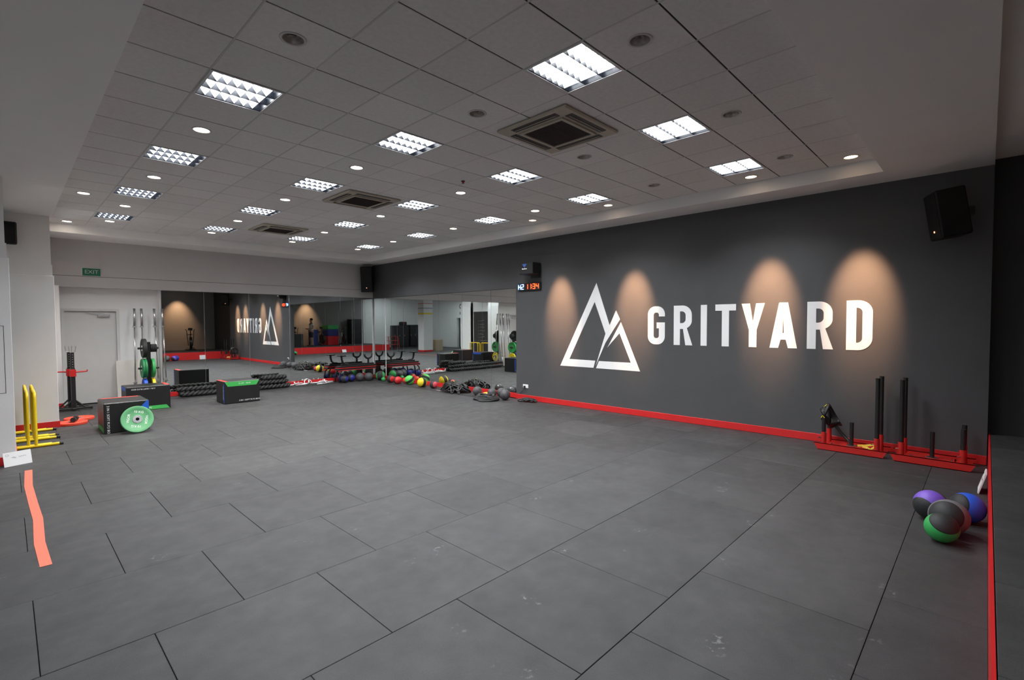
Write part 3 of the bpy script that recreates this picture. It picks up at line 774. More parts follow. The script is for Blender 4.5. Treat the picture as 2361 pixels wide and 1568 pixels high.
# ------------------------------------------------------------------ soft plyo boxes
def plyo_box(label, x0, y0, dx, dy, h, strip, patches):
    """strip: (face, edge) of the green band; faces f=-y, l=-x, r=+x, b=+y, t=top."""
    t = thing('plyo_box', label, 'plyo box', (x0, y0, 0), 0, 'black soft plyo boxes')
    MB().bbox(0, 0, 0, dx, dy, h, .012).build('body', M_VINYL, t)
    e = .0015
    def on(face, pts):
        if face == 'f': return [(u, -e, v) for u, v in pts]
        if face == 'b': return [(dx - u, dy + e, v) for u, v in pts]
        if face == 'l': return [(-e, dy - u, v) for u, v in pts]
        if face == 'r': return [(dx + e, u, v) for u, v in pts]
        return [(u, v, h + e) for u, v in pts]
    for face, pts, m, nm in patches:
        n = len(pts); q = on(face, pts)
        MB().add(q, [tuple(range(n))]).build(nm, m, t)
    return t
def trap(a, b, c, d, s, top=True):
    # band along an edge from a..b (u), c..d (v); slanted ends
    return [(a, d), (a + s, c), (b - s, c), (b, d)] if top else [(a, c), (b, c), (b - s, d), (a + s, d)]
def box_text(t, body, size, loc, rot):
    place(text_mesh(body, size, .0006, 'printed_lettering', M_WHITE), 'printed_lettering', t, loc, rot)
G_, B_, R_ = mat('plyo_green', (.06, .48, .10), .45, var=.04), mat('plyo_blue', (.02, .12, .62), .45, var=.04), mat('plyo_red', (.75, .06, .04), .45, var=.04)
hB = .508
# box with the green plate in front
b1 = plyo_box('black soft plyo box with blue corner behind the leaning green plate', 1.09, 10.40, .61, .76, hB, None,
    [('f', [(.50, .30), (.605, .36), (.605, .505), (.585, .505), (.49, .40)], B_, 'blue_corner'), ('l', trap(.02, .74, .008, .09, .08, False), G_, 'green_band'),
     ('l', [(.02, .16), (.40, .10), (.40, .40), (.02, .34)], mat('plyo_dark_red', (.12, .01, .012), .45), 'red_panel'), ('t', trap(.03, .58, .68, .755, .03, True), R_, 'red_band')])
box_text(b1, '3 IN 1 SOFT PLYO BOX', .048, (.055, -.0025, .22), (R(90), R(90), 0))
b2 = plyo_box('black soft plyo box with upside-down print beside the plate tree', 1.70, 12.72, .76, .61, hB, None,
    [('f', trap(.10, .745, .008, .085, .06, False), G_, 'green_band'), ('r', [(.01, .01), (.03, .05), (.03, .46), (.01, .50)], B_, 'blue_edge'),
     ('t', [(.68, .02), (.755, .0), (.755, .59), (.70, .52)], R_, 'red_corner'), ('r', trap(.02, .59, .42, .50, .06), B_, 'blue_band'), ('l', trap(.02, .59, .42, .50, .06), B_, 'blue_band')])
box_text(b2, '3 IN 1 SOFT PLYO BOX', .040, (.29, -.0025, .455), (R(-90), R(0), R(180)))
box_text(b2, 'CM IN', .045, (.36, -.0035, .046), (R(90), 0, 0))
b3 = plyo_box('black soft plyo box with green upper band standing in front of the black ropes', 3.39, 12.29, .75, .60, hB, None,
    [('f', trap(.012, .738, .395, .50, .06), G_, 'green_band'), ('t', [(.0, .06), (.08, .0), (.08, .52), (.0, .60)], R_, 'red_band'),
     ('l', [(.555, .03), (.595, .01), (.595, .48), (.555, .44)], B_, 'blue_edge'), ('r', [(.03, .03), (.06, .01), (.06, .48), (.03, .44)], B_, 'blue_edge'),
     ('b', trap(.012, .738, .012, .09, .06, False), G_, 'green_band')])
box_text(b3, '3 IN 1 SOFT PLYO BOX', .044, (.525, -.0025, .058), (R(90), 0, 0))
box_text(b3, '75 CM    30 IN', .042, (.42, -.0035, .45), (R(90), 0, 0))
box_text(b3, '3 IN 1 SOFT PLYO BOX', .030, (-.0025, .07, .25), (R(90), R(90), R(-90)))

# ------------------------------------------------------------------ placards and floor tape
def placard(label, loc, rot, w=.27, h=.18, th=.005):
    t = thing('placard', label, 'card', loc, 0, 'white cards propped at the floor edge', rot)
    MB().box(-w / 2, -.0025, 0, w / 2, th - .0025, h).build('card', M_PAPER, t)
    mk = MB()
    rnd = random.Random(3)
    mk.tube([(-w * .36 + .016 * math.cos(a * .8), -.0028, h * .8 + .012 * math.sin(a * .8)) for a in range(9)], .0012, 5)
    for a, b in ((-.22, -.05), (.04, .30)):
        mk.tube([(w * (a + (b - a) * k / 14), -.0028, h * .60 + rnd.uniform(-.008, .012) * (1 if k % 2 else -1)) for k in range(15)], .0013, 5)
    mk.build('handwriting', M_INK, t)
placard('white card with handwriting propped at the foot of the front column', (.075, 8.955, .0), (R(-14), 0, R(18)))
placard('white card propped against the red platform riser beside the medicine balls', (7.12, .035, .004), (R(-15), 0, R(180)), .27, .22, .012)
tp = MB()
pts = [(.155, 8.53), (.135, 7.7), (.150, 6.9), (.165, 6.3), (.150, 5.6), (.165, 5.03)]
vs_ = []
for x, y in pts: vs_ += [(x - .034, y, .0006), (x + .034, y, .0006), (x + .034, y, .002), (x - .034, y, .002)]
fs_ = []
for k in range(len(pts) - 1):
    a = 4 * k; b = a + 4
    fs_ += [(a + 3, a + 2, b + 2, b + 3), (a, a + 3, b + 3, b), (a + 2, a + 1, b + 1, b + 2), (a, b, b + 1, a + 1)]
fs_ += [(0, 1, 2, 3), (len(vs_) - 1, len(vs_) - 2, len(vs_) - 3, len(vs_) - 4)]
tag(tp.add(vs_, fs_).build('floor_tape', M_CORAL), 'long coral tape strip stuck on the rubber floor below the white card', 'tape')

# ------------------------------------------------------------------ prowler sleds
def sled(label, x, y0, y1, tall_at_back, group):
    """runners along y from y0 (camera side) to y1; near runner at x."""
    t = thing('weight_sled', label, 'sled', (x, y0, 0), 0, group)
    Ln = y1 - y0; W = .36
    for dx in (0, W):
        poly = [(.05, 0), (Ln - .05, 0), (Ln, .095), (0, .095)]
        mb = MB()
        # side plate with slanted ends
        vs_ = [(dx - .025, a, b) for a, b in poly] + [(dx - .018, a, b) for a, b in poly]
        mb.add(vs_, [(3, 2, 1, 0), (4, 5, 6, 7)] + [(i, (i + 1) % 4, (i + 1) % 4 + 4, i + 4) for i in range(4)])
        mb.box(dx - .025, .05, 0, dx + .03, Ln - .05, .008).box(dx - .025, 0, .086, dx - .005, Ln, .095)
        mb.build('runner', M_SLEDRED, t)
    MB().bbox(-.018, Ln * .24, .058, W - .018, Ln * .78, .070, .003).build('deck_plate', M_SLEDRED, t)
    for yy in (.16, Ln - .16): MB().box(-.018, yy - .022, .03, W - .02, yy + .022, .058).build('cross_bar', M_SLEDRED, t)
    horn = MB().cyl((W / 2 - .02, Ln * .5, .07), (W / 2 - .02, Ln * .5, .40), .024, n=16).build('weight_horn', M_BLKMETAL, t, smooth=True, auto=40)
    MB().cyl((W / 2 - .02, Ln * .5, .07), (W / 2 - .02, Ln * .5, .082), .06, n=20).build('horn_flange', M_STEEL, horn)
    for k, yy in enumerate((.115, Ln - .115)):
        tall = (k == 1) == tall_at_back
        h = 1.05 if tall else .50
        for dx in (.01, W - .02):
            MB().cyl((dx, yy, .02), (dx, yy, .25), .031, n=16).build('pole_socket', M_SLEDRED, t, smooth=True, auto=40)
            MB().cyl((dx, yy, .24), (dx, yy, h), .0255, n=16).build('push_pole', M_BLKMETAL, t, smooth=True, auto=40)
            MB().cyl((dx - .03, yy + .03, .17), (dx - .05, yy + .055, .17), .008, n=8).build('pin', M_CHROME, t)
    for yy in (Ln * .26, Ln * .74): MB().tube([(-.012, yy, .06), (-.012, yy, .10), (.008, yy, .11), (.02, yy, .09)], .006, 6).build('tow_eye', M_CHROME, t)
    return t
sled('red push sled with tall black poles beside the platform end of the wall', 7.935, .06, .875, True, 'red push sleds along the logo wall')
sled('red push sled carrying black tow straps on its short poles', 7.955, .90, 1.735, False, 'red push sleds along the logo wall')
# tow harness looped over the short poles of the second sled
t = thing('tow_harness', 'black tow harness with yellow stitching hung over short sled poles', 'harness', (7.965, 1.62, .12))
rnd = random.Random(11)
hn = MB()
for k in range(5):
    a = k * .7
    P = [(.015 * math.sin(a) , .02 * math.cos(a), .40), (.06, .05 * math.cos(a), .43 + .02 * k), (.20, .02 * math.sin(a * 2), .44 + .015 * k), (.31, .03 * math.cos(a), .42), (.345, -.02 - .015 * k, .30), (.29, -.07 - .02 * k, .20), (.20, -.06 - .02 * k, .17 + .02 * k), (.08, -.04, .22), (.03, -.05 + .02 * k, .30)]
    hn.tube(P, .017, 6, closed=True)
hn.build('webbing', M_BLACK, t, smooth=True)
MB().tube([(.20, -.10, .20), (.24, -.16, .10), (.22, -.24, .02), (.17, -.30, -.025)], .022, 6).build('trailing_strap', M_BLACK, t, smooth=True)
st = MB()
st.tube([(.05, .01, .475), (.12, -.01, .50), (.19, -.03, .47)], .006, 5).tube([(-.02, .03, .33), (-.025, .01, .36), (-.02, -.01, .33)], .007, 5)
st.build('yellow_stitching', M_YELLOW, t)
ys_ = MB()
W2 = [(8.115, 1.25, .09), (8.09, 1.17, .105), (8.06, 1.10, .13), (8.02, 1.06, .15), (7.985, 1.05, .12), (7.99, 1.09, .085), (8.04, 1.12, .09), (8.09, 1.19, .092)]
vs_ = []
for p in W2: vs_ += [(p[0], p[1], p[2] - .014), (p[0] + .003, p[1], p[2] + .014)]
n_ = len(W2)
ys_.add(vs_, [(2 * i, 2 * ((i + 1) % n_), 2 * ((i + 1) % n_) + 1, 2 * i + 1) for i in range(n_ - 1)])
yo = ys_.build('yellow_strap', mat('yellow_webbing', (.75, .55, .06), .7, var=.05))
yo.modifiers.new('thick', 'SOLIDIFY').thickness = .003
tag(yo, 'loose yellow webbing strap on the deck of a red sled', 'strap')

# ------------------------------------------------------------------ medicine balls
def ball_parts(r, t_, seg=40):
    def prof(a0, a1, rr, n=14): return [(rr * math.sin(R(a0 + (a1 - a0) * k / n)), rr * math.cos(R(a0 + (a1 - a0) * k / n))) for k in range(n + 1)]
    band = prof(t_ - 3, 180 - t_ + 3, r * .994); cap = prof(0.01, t_, r)
    cap += [(r * .985 * math.sin(R(t_)), r * .985 * math.cos(R(t_)))]
    return band, cap
def ax(x, y, z): return Vector((0, 0, 1)).rotation_difference(Vector((x, y, z))).to_euler()
def medball(label, loc, r, m_band, m_cap, rot=(0, 0, 0), capang=52, group=None, name='medicine_ball'):
    band, cap = ball_parts(r, capang)
    t = MB().lathe(band, 40).build(name, m_band, None, loc, rot, smooth=True)
    tag(t, label, 'ball', group)
    me = MB().lathe(cap, 40).mesh('cap', m_cap, True)
    place(me, 'cap', t); place(me, 'cap', t, (0, 0, 0), (math.pi, 0, 0))
    return t
medball('black and purple medicine ball in the cluster by the red riser', (5.80, .335, .13), .13, M_PURPLE, M_RUBBER, ax(-.86, .54, -.38), 56)
medball('black and blue medicine ball in the cluster by the red riser', (5.935, .095, .13), .13, M_BLUE, M_RUBBER, ax(.63, -.65, -.3), 50)
medball('black and grey medicine ball in the cluster by the red riser', (5.525, .200, .14), .14, M_LGREY, M_RUBBER, ax(-1.01, .22, .34), 57)
medball('black and green medicine ball in the cluster by the red riser', (5.262, .232, .115), .115, M_GREEN, M_RUBBER, ax(-.46, -.24, .71), 58)
# along the mirror in the logo wall
def plainball(label, loc, r, m, rot, group):
    t = MB().lathe([(r * math.sin(R(a)), r * math.cos(R(a))) for a in [.01] + list(range(8, 180, 9)) + [179.99]], 36).build('slam_ball', m, None, loc, rot, smooth=True)
    tag(t, label, 'ball', group)
    g = MB()
    for k in range(3): g.tube([(r * .998 * math.cos(R(q)) * math.sin(R(50 + 40 * k)), r * .998 * math.sin(R(q)) * math.sin(R(50 + 40 * k)), r * .998 * math.cos(R(50 + 40 * k))) for q in range(0, 360, 12)], .003, 5, closed=True)
    g.build('moulded_rib', M_RUBBER, t, smooth=True)
    place(MB().lathe([(.001, r * 1.004), (r * .16, r * .99)], 16).mesh('valve_badge', M_ALU), 'valve_badge', t)
    return t
GS = 'grey slam balls along the wall mirror'
plainball('grey slam ball alone beside the orange-yellow wedge', (8.14, 9.09, .115), .115, M_GREY, (R(50), 0, R(60)), GS)
plainball('grey slam ball between the wedge and its neighbours, on the black sack', (8.15, 8.57, .118), .112, M_GREY, (R(60), 0, R(70)), GS)
plainball('grey slam ball set back against the mirror between two others', (8.36, 8.46, .112), .112, M_GREY, (R(40), 0, R(50)), GS)
plainball('grey slam ball last in line, by the end of the mirror', (8.10, 8.08, .125), .125, M_GREY, (R(60), 0, R(30)), GS)
medball('black and lime green medicine ball between red wall ball and yellow ball', (8.24, 12.18, .138), .138, M_RUBBER, M_LIME, ax(-.52, .12, .74), 74)
medball('black and yellow medicine ball in front of the wall mirror', (8.14, 11.42, .138), .138, M_RUBBER, M_YELLOW, ax(-.77, -.06, .17), 68)
medball('small pink-red and black medicine ball next to the strap heap', (8.20, 10.97, .108), .108, M_RUBBER, M_PINK, (R(88), 0, R(10)), 55)
medball('red-capped black wall ball with its cap facing the room', (8.08, 12.56, .118), .118, M_RUBBER, M_REDR, ax(-.18, -.94, .1), 68, 'red wall balls by the mirror')
medball('red-capped black wall ball showing its black belt, beside the other red one', (8.13, 13.02, .118), .118, M_RUBBER, M_REDR, (R(90), 0, R(5)), 48, 'red wall balls by the mirror')
medball('orange ball half hidden behind the lime green medicine ball', (8.33, 12.50, .095), .095, M_ORANGE, M_ORANGE, (0, 0, 0), 40)
medball('green and black wall ball standing in the mirror corner', (8.28, 13.86, .15), .15, M_RUBBER, M_GREEN, ax(.8, -.6, .1), 56, 'green wall balls in the corner')
medball('small green and black ball in front of the mirror corner', (8.18, 13.52, .065), .065, M_GREEN, M_GREEN, (0, 0, 0), 40)
BG = 'wall balls under the bench'
medball('blue-capped black wall ball under the bench, outermost toward the chrome handles', (7.235, 14.39, .12), .12, M_RUBBER, M_NAVY, (R(88), 0, R(-25)), 62, BG)
medball('blue-capped black wall ball under the bench, in front of its curved leg', (7.17, 14.07, .115), .115, M_RUBBER, M_NAVY, (R(90), 0, R(40)), 55, BG)
medball('blue-capped black wall ball under the middle of the bench', (7.46, 14.20, .12), .12, M_RUBBER, M_NAVY, (R(85), 0, R(20)), 60, BG)
medball('dark grey wall ball under the bench beside the blue-capped one', (7.73, 14.15, .13), .13, M_GREY, M_GREY, (R(60), 0, R(20)), 50, BG)
medball('dark grey wall ball at the corner end of the bench', (7.96, 14.02, .13), .13, M_GREY, M_GREY, (R(80), 0, R(50)), 50, BG)

# orange-yellow wedge, white-ended cord, sack
t = thing('foam_wedge', 'orange-yellow padded mitt lying among the grey slam balls', 'pad', (8.26, 8.84, 0), R(12))
MB().bbox(-.08, -.115, 0, .08, .115, .085, .02).build('pad', mat('orange_yellow_vinyl', (.85, .48, .05), .5, var=.05), t)
MB().bbox(-.085, -.125, .01, .05, -.07, .07, .015).build('red_cuff', M_ORANGE, t)
t = MB()
for k in range(4):
    P = [(.24 * math.cos(a) * (1 - .12 * k) + .03 * math.sin(5 * a + k), .30 * math.sin(a) * (1 - .1 * k), .025 + .028 * k + .01 * math.sin(3 * a + k)) for a in [2 * math.pi * q / 26 for q in range(26)]]
    t.tube(P, .026, 7, closed=True)
o = t.build('coiled_black_rope', M_RUBBER, None, (7.80, 8.40, 0), (0, 0, 0), smooth=True)
tag(o, 'coiled black rope lying flat in front of the last grey slam balls', 'rope')

# tangled straps heap against the mirror
def tangle(label, name, loc, rx, ry, rz, n, rad, m, seed, spots=0):
    rnd = random.Random(seed)
    t = thing(name, label, 'straps', loc)
    mb = MB()
    for k in range(n):
        ph = [rnd.uniform(0, 6.28) for _ in range(6)]; sc = rnd.uniform(.45, 1.0); cx, cy = rnd.uniform(-.35, .35) * rx, rnd.uniform(-.3, .3) * ry
        P = []
        for q in range(30):
            a = 2 * math.pi * q / 30
            x = cx + rx * .62 * sc * (math.cos(a + ph[0]) + .35 * math.cos(3 * a + ph[1])); y = cy + ry * .62 * sc * (math.sin(a + ph[2]) + .3 * math.sin(2 * a + ph[3]))
            d = max(0, 1 - (x / rx) ** 2 - (y / ry) ** 2); z = rad + rz * math.sqrt(d) * (.35 + .65 * (.5 + .5 * math.sin(2 * a + ph[4]))) * rnd.uniform(.85, 1)
            P.append((x, y, z))
        mb.tube(P, rad, 6, closed=True)
    mb.build('webbing', m, t, smooth=True)
    if spots:
        sp = MB(); sg = MB()
        for k in range(spots):
            a, b = rnd.uniform(0, 6.28), rnd.uniform(0, .9)
            x, y = rx * b * math.cos(a), ry * b * math.sin(a); z = rz * math.sqrt(max(0, 1 - b * b)) * rnd.uniform(.6, 1.05) + rad
            (sp if k % 3 else sg).box(x - .014, y - .014, z - .008, x + .014, y + .014, z + .008)
        sp.build('buckle', M_ALU, t)['kind'] = 'stuff'; sg.build('yellow_tab', M_YELLOW, t)['kind'] = 'stuff'
    return t
tangle('tangled heap of black suspension straps with small buckles before the wall mirror', 'strap_heap', (8.16, 9.98, 0), .30, .50, .27, 34, .017, M_BLACK, 5, 24)
tangle('small tangle of black resistance cords against the red baseboard below the socket', 'cord_tangle', (8.28, 7.52, 0), .12, .30, .07, 9, .014, M_BLACK, 9, 0)
t = thing('white_chain', 'short pale chain lying in front of the strap heap', 'chain', (8.0, 10.50, .002), R(80))
for k in range(9):
    MB().tube([(.016 * math.cos(a), .009 * math.sin(a), 0) for a in [q * math.pi / 5 for q in range(10)]], .004, 5, closed=True).build('link', M_ALU, t, (k * .024 - .1, 0, .009 if k % 2 else .012), (R(70) if k % 2 else 0, 0, 0))

# ------------------------------------------------------------------ mats, ropes, bench, handles along the rear mirror
tag(MB().bbox(2.78, 14.14, 0.0005, 8.0, 14.625, .010, .003).build('floor_mat', M_RUBBER), 'long thin black mat along the foot of the rear mirror', 'mat', 'black mats along the mirrors')
tag(MB().bbox(7.93, 8.62, .0005, 8.50, 13.40, .010, .003).build('floor_mat', M_RUBBER), 'long thin black mat along the foot of the logo wall mirror', 'mat', 'black mats along the mirrors')
def battle_rope(label, path, seed):
    # resample, then two twisted strands
    P = [Vector(p) for p in path]; S = []
    for a, b in zip(P, P[1:]):
        n = max(1, int((b - a).length / .02))
        S += [a.lerp(b, k / n) for k in range(n)]
    S.append(P[-1])
    # smooth
    for _ in range(3): S = [S[0]] + [(S[i - 1] + S[i] * 2 + S[i + 1]) / 4 for i in range(1, len(S) - 1)] + [S[-1]]
    t = thing('battle_rope', label, 'rope', (0, 0, 0), 0, 'battle ropes piled below the rear mirror')
    d = 0
    strands = [[], []]
    for i, p in enumerate(S):
        tg = (S[min(i + 1, len(S) - 1)] - S[max(i - 1, 0)]).normalized(); u = tg.cross(Vector((0, 0, 1))).normalized(); w = Vector((0, 0, 1)); a = d / .21 * 2 * math.pi + seed
        for k in range(2):
            aa = a + k * math.pi; strands[k].append(p + (u * math.cos(aa) + w * math.sin(aa)) * .027)
        if i < len(S) - 1: d += (S[i + 1] - p).length
    for st_ in strands: MB().tube(st_, .036, 8).build('strand', M_RUBBER, t, smooth=True)
z0 = .075
battle_rope('thick black battle rope in the front course of the rope pile', [(2.95, 14.22, z0), (4.3, 14.20, z0), (5.45, 14.22, z0), (5.62, 14.29, z0), (5.45, 14.355, z0), (4.2, 14.34, z0), (3.05, 14.36, z0)], 0)
battle_rope('thick black battle rope in the rear course of the rope pile', [(3.0, 14.565, z0), (4.3, 14.56, z0), (5.55, 14.565, z0), (5.60, 14.53, z0), (5.55, 14.50, z0), (4.9, 14.495, z0)], 1)
battle_rope('thick black battle rope lying on top of the rope pile', [(2.90, 14.29, z0 + .122), (4.0, 14.27, z0 + .122), (5.40, 14.28, z0 + .122), (5.57, 14.36, z0 + .122), (5.4, 14.425, z0 + .122), (4.3, 14.42, z0 + .122), (4.0, 14.43, z0 + .122)], 2)
battle_rope('short end of black battle rope crowning the rope pile', [(4.85, 14.31, z0 + .244), (5.2, 14.31, z0 + .244), (5.45, 14.32, z0 + .244), (5.55, 14.385, z0 + .244), (5.4, 14.445, z0 + .244), (5.0, 14.44, z0 + .244)], 3)

# chrome cable handles
GH = 'chrome cable handles on the mat'
def handle(label, loc, rz, kind):
    t = thing('cable_handle', label, 'handle', loc, rz, GH)
    r = .018
    if kind == 'bar':
        MB().tube([(-.30, 0, .02), (-.16, 0, .02), (-.10, .02, .05), (.10, .02, .05), (.16, 0, .02), (.30, 0, .02)], r, 8).build('bar', M_POLISH, t, smooth=True)
        MB().tube([(0, .02, .05), (0, .03, .09), (.02, .03, .10)], .009, 6).build('eyelet', M_POLISH, t)
    elif kind == 'vee':
        MB().tube([(-.20, -.10, .02), (-.02, .08, .05), (.02, .08, .05), (.20, -.10, .02)], r, 8).build('frame', M_POLISH, t, smooth=True)
        for sx in (-1, 1): MB().tube([(sx * .20, -.10, .02), (sx * .24, -.10, .12)], .017, 8).build('grip', M_POLISH, t, smooth=True)
    elif kind == 'tri':
        MB().tube([(-.12, 0, .02), (.12, 0, .02), (.09, .05, .10), (0, .06, .15), (-.09, .05, .10)], r * .8, 8, closed=True).build('frame', M_POLISH, t)
        MB().tube([(-.10, 0, .02), (.10, 0, .02)], .018, 8).build('grip', M_POLISH, t, smooth=True)
    else:
        MB().tube([(-.25, 0, .02), (.06, 0, .02), (.16, .06, .02), (.32, .08, .02)], r * .8, 8).build('bar', M_POLISH, t, smooth=True)
        MB().tube([(.10, 0, .02), (.0, .10, .10)], r * .8, 8).build('side_arm', M_POLISH, t, smooth=True)
Z_ = .010
handle('bent chrome cable bar lying next to the battle ropes', (5.95, 14.49, Z_), R(5), 'bar')
handle('chrome V-shaped cable handle with upturned grips near the ropes', (6.02, 14.28, Z_), R(190), 'vee')
handle('small chrome triangle cable handle leaning up, middle of the handle pile', (6.27, 14.56, Z_), R(4), 'tri')
handle('straight chrome cable bar lying between the triangle handle and the bench', (6.715, 14.53, Z_), R(-3), 'bar')
handle('long thin chrome bar angled toward the bench', (6.62, 14.22, Z_), R(6), 'long')
handle('chrome V-shaped cable handle in the middle of the handle pile', (6.47, 14.37, Z_), R(172), 'vee')

# low black and red bench with curved arms
t = thing('training_bench', 'low black bench with red edging, a curved arm and a forked support', 'bench', (7.12, 14.28, 0))
MB().bbox(-.06, -.12, .455, 1.20, .14, .505, .012).build('upper_pad', M_VINYL, t)
MB().bbox(-.10, -.14, .375, 1.16, .14, .425, .012).build('lower_pad', M_VINYL, t)
for z in (.44, .372): MB().bbox(-.08, -.145, z - .007, 1.18, .145, z + .007, .002).build('red_edging', M_REDR, t)
MB().tube([(.02, -.10, .375), (-.05, -.12, .30), (-.07, -.13, .15), (-.07, -.13, .012)], .022, 8).build('front_leg', M_BLKMETAL, t, smooth=True)
MB().tube([(.02, .12, .375), (-.05, .13, .30), (-.07, .14, .15), (-.07, .14, .012)], .022, 8).build('front_leg', M_BLKMETAL, t, smooth=True)
MB().bbox(1.02, -.13, .012, 1.08, .15, .375, .006).build('rear_leg', M_BLKMETAL, t)
MB().bbox(.05, -.03, .505, 1.16, .03, .55, .004).build('top_rail', M_BLKMETAL, t)
a_ = MB().tube([(.30, 0, .545), (.18, 0, .55), (.11, 0, .60), (.08, 0, .70), (.07, 0, .80)], .033, 8).build('curved_arm', M_BLKMETAL, t, smooth=True)
MB().bbox(-.02, -.11, .795, .17, .11, .825, .008).build('arm_pad', M_VINYL, a_)
f_ = MB().cyl((.98, 0, .54), (.98, 0, .70), .033, n=10).build('fork_post', M_BLKMETAL, t)
MB().tube([(.84, 0, .84), (.87, 0, .75), (.93, 0, .70), (1.03, 0, .70), (1.09, 0, .75), (1.12, 0, .84)], .033, 8).build('fork', M_BLKMETAL, f_, smooth=True)

# ------------------------------------------------------------------ side hall, seen in the mirrors
cb = thing('chalkboard', 'tall black chalkboard with chalked list between the white columns behind the yellow bars', 'chalkboard', (-.108, 10.82, .12), rot=(R(90), 0, R(90)))
MB().bbox(-.90, 0, 0, .90, 2.28, .015, .004).build('slate', M_BOARD, cb)
rnd = random.Random(21)
for k in range(7):
    mb = MB(); y = 1.80 - .17 * k; x = -.42
    n = 6 + rnd.randrange(6)
    mb.tube([(x - .10, y - .03, .0165), (x - .09, y + .03, .0165)], .004, 4)
    mb.tube([(x + .055 * q, y + rnd.uniform(-.03, .035), .0165) for q in range(n)], .004, 4)
    mb.build('chalk_line', M_CHALK, cb)
colC = struct(MB().box(-2.05, 3.15, 0, -1.35, 3.75, SZ).build('wall_hall_column', M_PLASTER))
for z, h, m in ((3.05, .03, M_REDR), (2.75, .03, M_NAVY), (2.38, .09, M_YELLOW)): MB().box(-2.056, 3.144, z, -1.344, 3.756, z + h).build('painted_band', m, colC)
MB().box(-2.06, 3.14, 0, -1.34, 3.76, .11).build('red_skirting', M_RED, colC)
def cabinet(label, x, y, rz, w, d, h, nd):
    t = thing('locker_cabinet', label, 'cabinet', (x, y, 0), rz)
    MB().bbox(-w / 2, 0, 0, w / 2, d, h, .008).build('body', M_BLACK, t)
    for k in range(nd):
        dw = w / nd
        dd = MB().bbox(-w / 2 + k * dw + .008, d, .08, -w / 2 + (k + 1) * dw - .008, d + .018, h - .03, .004).build('door', M_BLKMETAL, t)
        MB().bbox(-w / 2 + (k + 1) * dw - .06, d + .018, h * .5, -w / 2 + (k + 1) * dw - .04, d + .035, h * .5 + .12, .003).build('handle', M_STEEL, dd)
    return t
cabinet('black locker cabinet against the white hall wall, wider one', -4.1, -3.45, 0, 1.3, .5, 1.66, 3)
cabinet('black locker cabinet against the white hall wall, narrower one', -5.3, -3.45, 0, .8, .5, 1.70, 2)
t = thing('sports_bag', 'black sports bag with orange stripe on top of a locker cabinet', 'bag', (-4.4, -3.2, 1.66))
MB().bbox(-.28, -.16, 0, .28, .16, .28, .05).build('body', M_VINYL, t)
MB().bbox(-.06, -.165, .01, .06, .165, .285, .05).build('orange_stripe', M_ORANGE, t)
cabinet('black locker cabinet beside the hall doorway', -6.50, 2.35, R(-90), .8, .5, 1.75, 2)
t = thing('hanging_shirt', 'pale blue shirt hanging on the cabinet by the hall doorway', 'shirt', (-5.925, 2.25, 1.55), R(90))
MB().prism([(-.20, 0), (-.08, .05), (.08, .05), (.20, 0), (.26, -.22), (.19, -.24), (.17, -.12), (.17, -.62), (-.17, -.62), (-.17, -.12), (-.19, -.24), (-.26, -.22)], -.03, .03, M=tilt(R(90), 0, 0)).build('cloth', M_CLOTHB, t)
MB().tube([(-.18, 0, .02), (0, 0, .07), (.18, 0, .02)], .006, 6).build('hanger', M_CHROME, t)
t = thing('storage_rack', 'red tubular storage rack standing in the side hall', 'rack', (-1.75, -.55, 0), R(10))
for sx in (-.45, .45):
    MB().tube([(sx, -.25, 0), (sx, -.12, .9), (sx, .12, .9), (sx, .25, 0)], .025, 8).build('end_frame', M_SLEDRED, t)
for z, d in ((.9, 0), (.62, .15), (.35, .2)): MB().bbox(-.45, -d - .03, z - .02, .45, d + .03, z, .004).build('shelf', M_SLEDRED, t)
tag(MB().bbox(-3.05, 2.95, 0, -2.45, 3.50, .75, .006).build('wooden_box', M_WOOD), 'pale plywood jump box beside the striped hall column', 'box')
xs_ = thing('exit_sign', 'green EXIT sign above the dark hall doorway', 'sign', (-6.55, 1.25, 2.55), rot=(R(90), 0, R(90)))
MB().bbox(-.17, -.09, 0, .17, .09, .03, .004).build('case', M_EXITG, xs_)
place(text_mesh('EXIT', .12, .0008, 'lettering', M_WHITE), 'lettering', xs_, (0, 0, .0315))
wc = thing('wall_clock', 'round black wall clock above the hall doorway', 'clock', (-6.55, 1.25, 3.05), rot=(R(90), 0, R(90)))
MB().lathe([(.001, .04), (.18, .04), (.19, .03), (.19, 0)], 28).build('case', M_BLACK, wc)
MB().lathe([(.001, .042), (.10, .041)], 28).build('dial', M_PAPER, wc)
MB().box(-.006, 0, .043, .006, .085, .045).box(0, -.006, .043, .06, .006, .045).build('clock_hand', M_BLACK, wc)

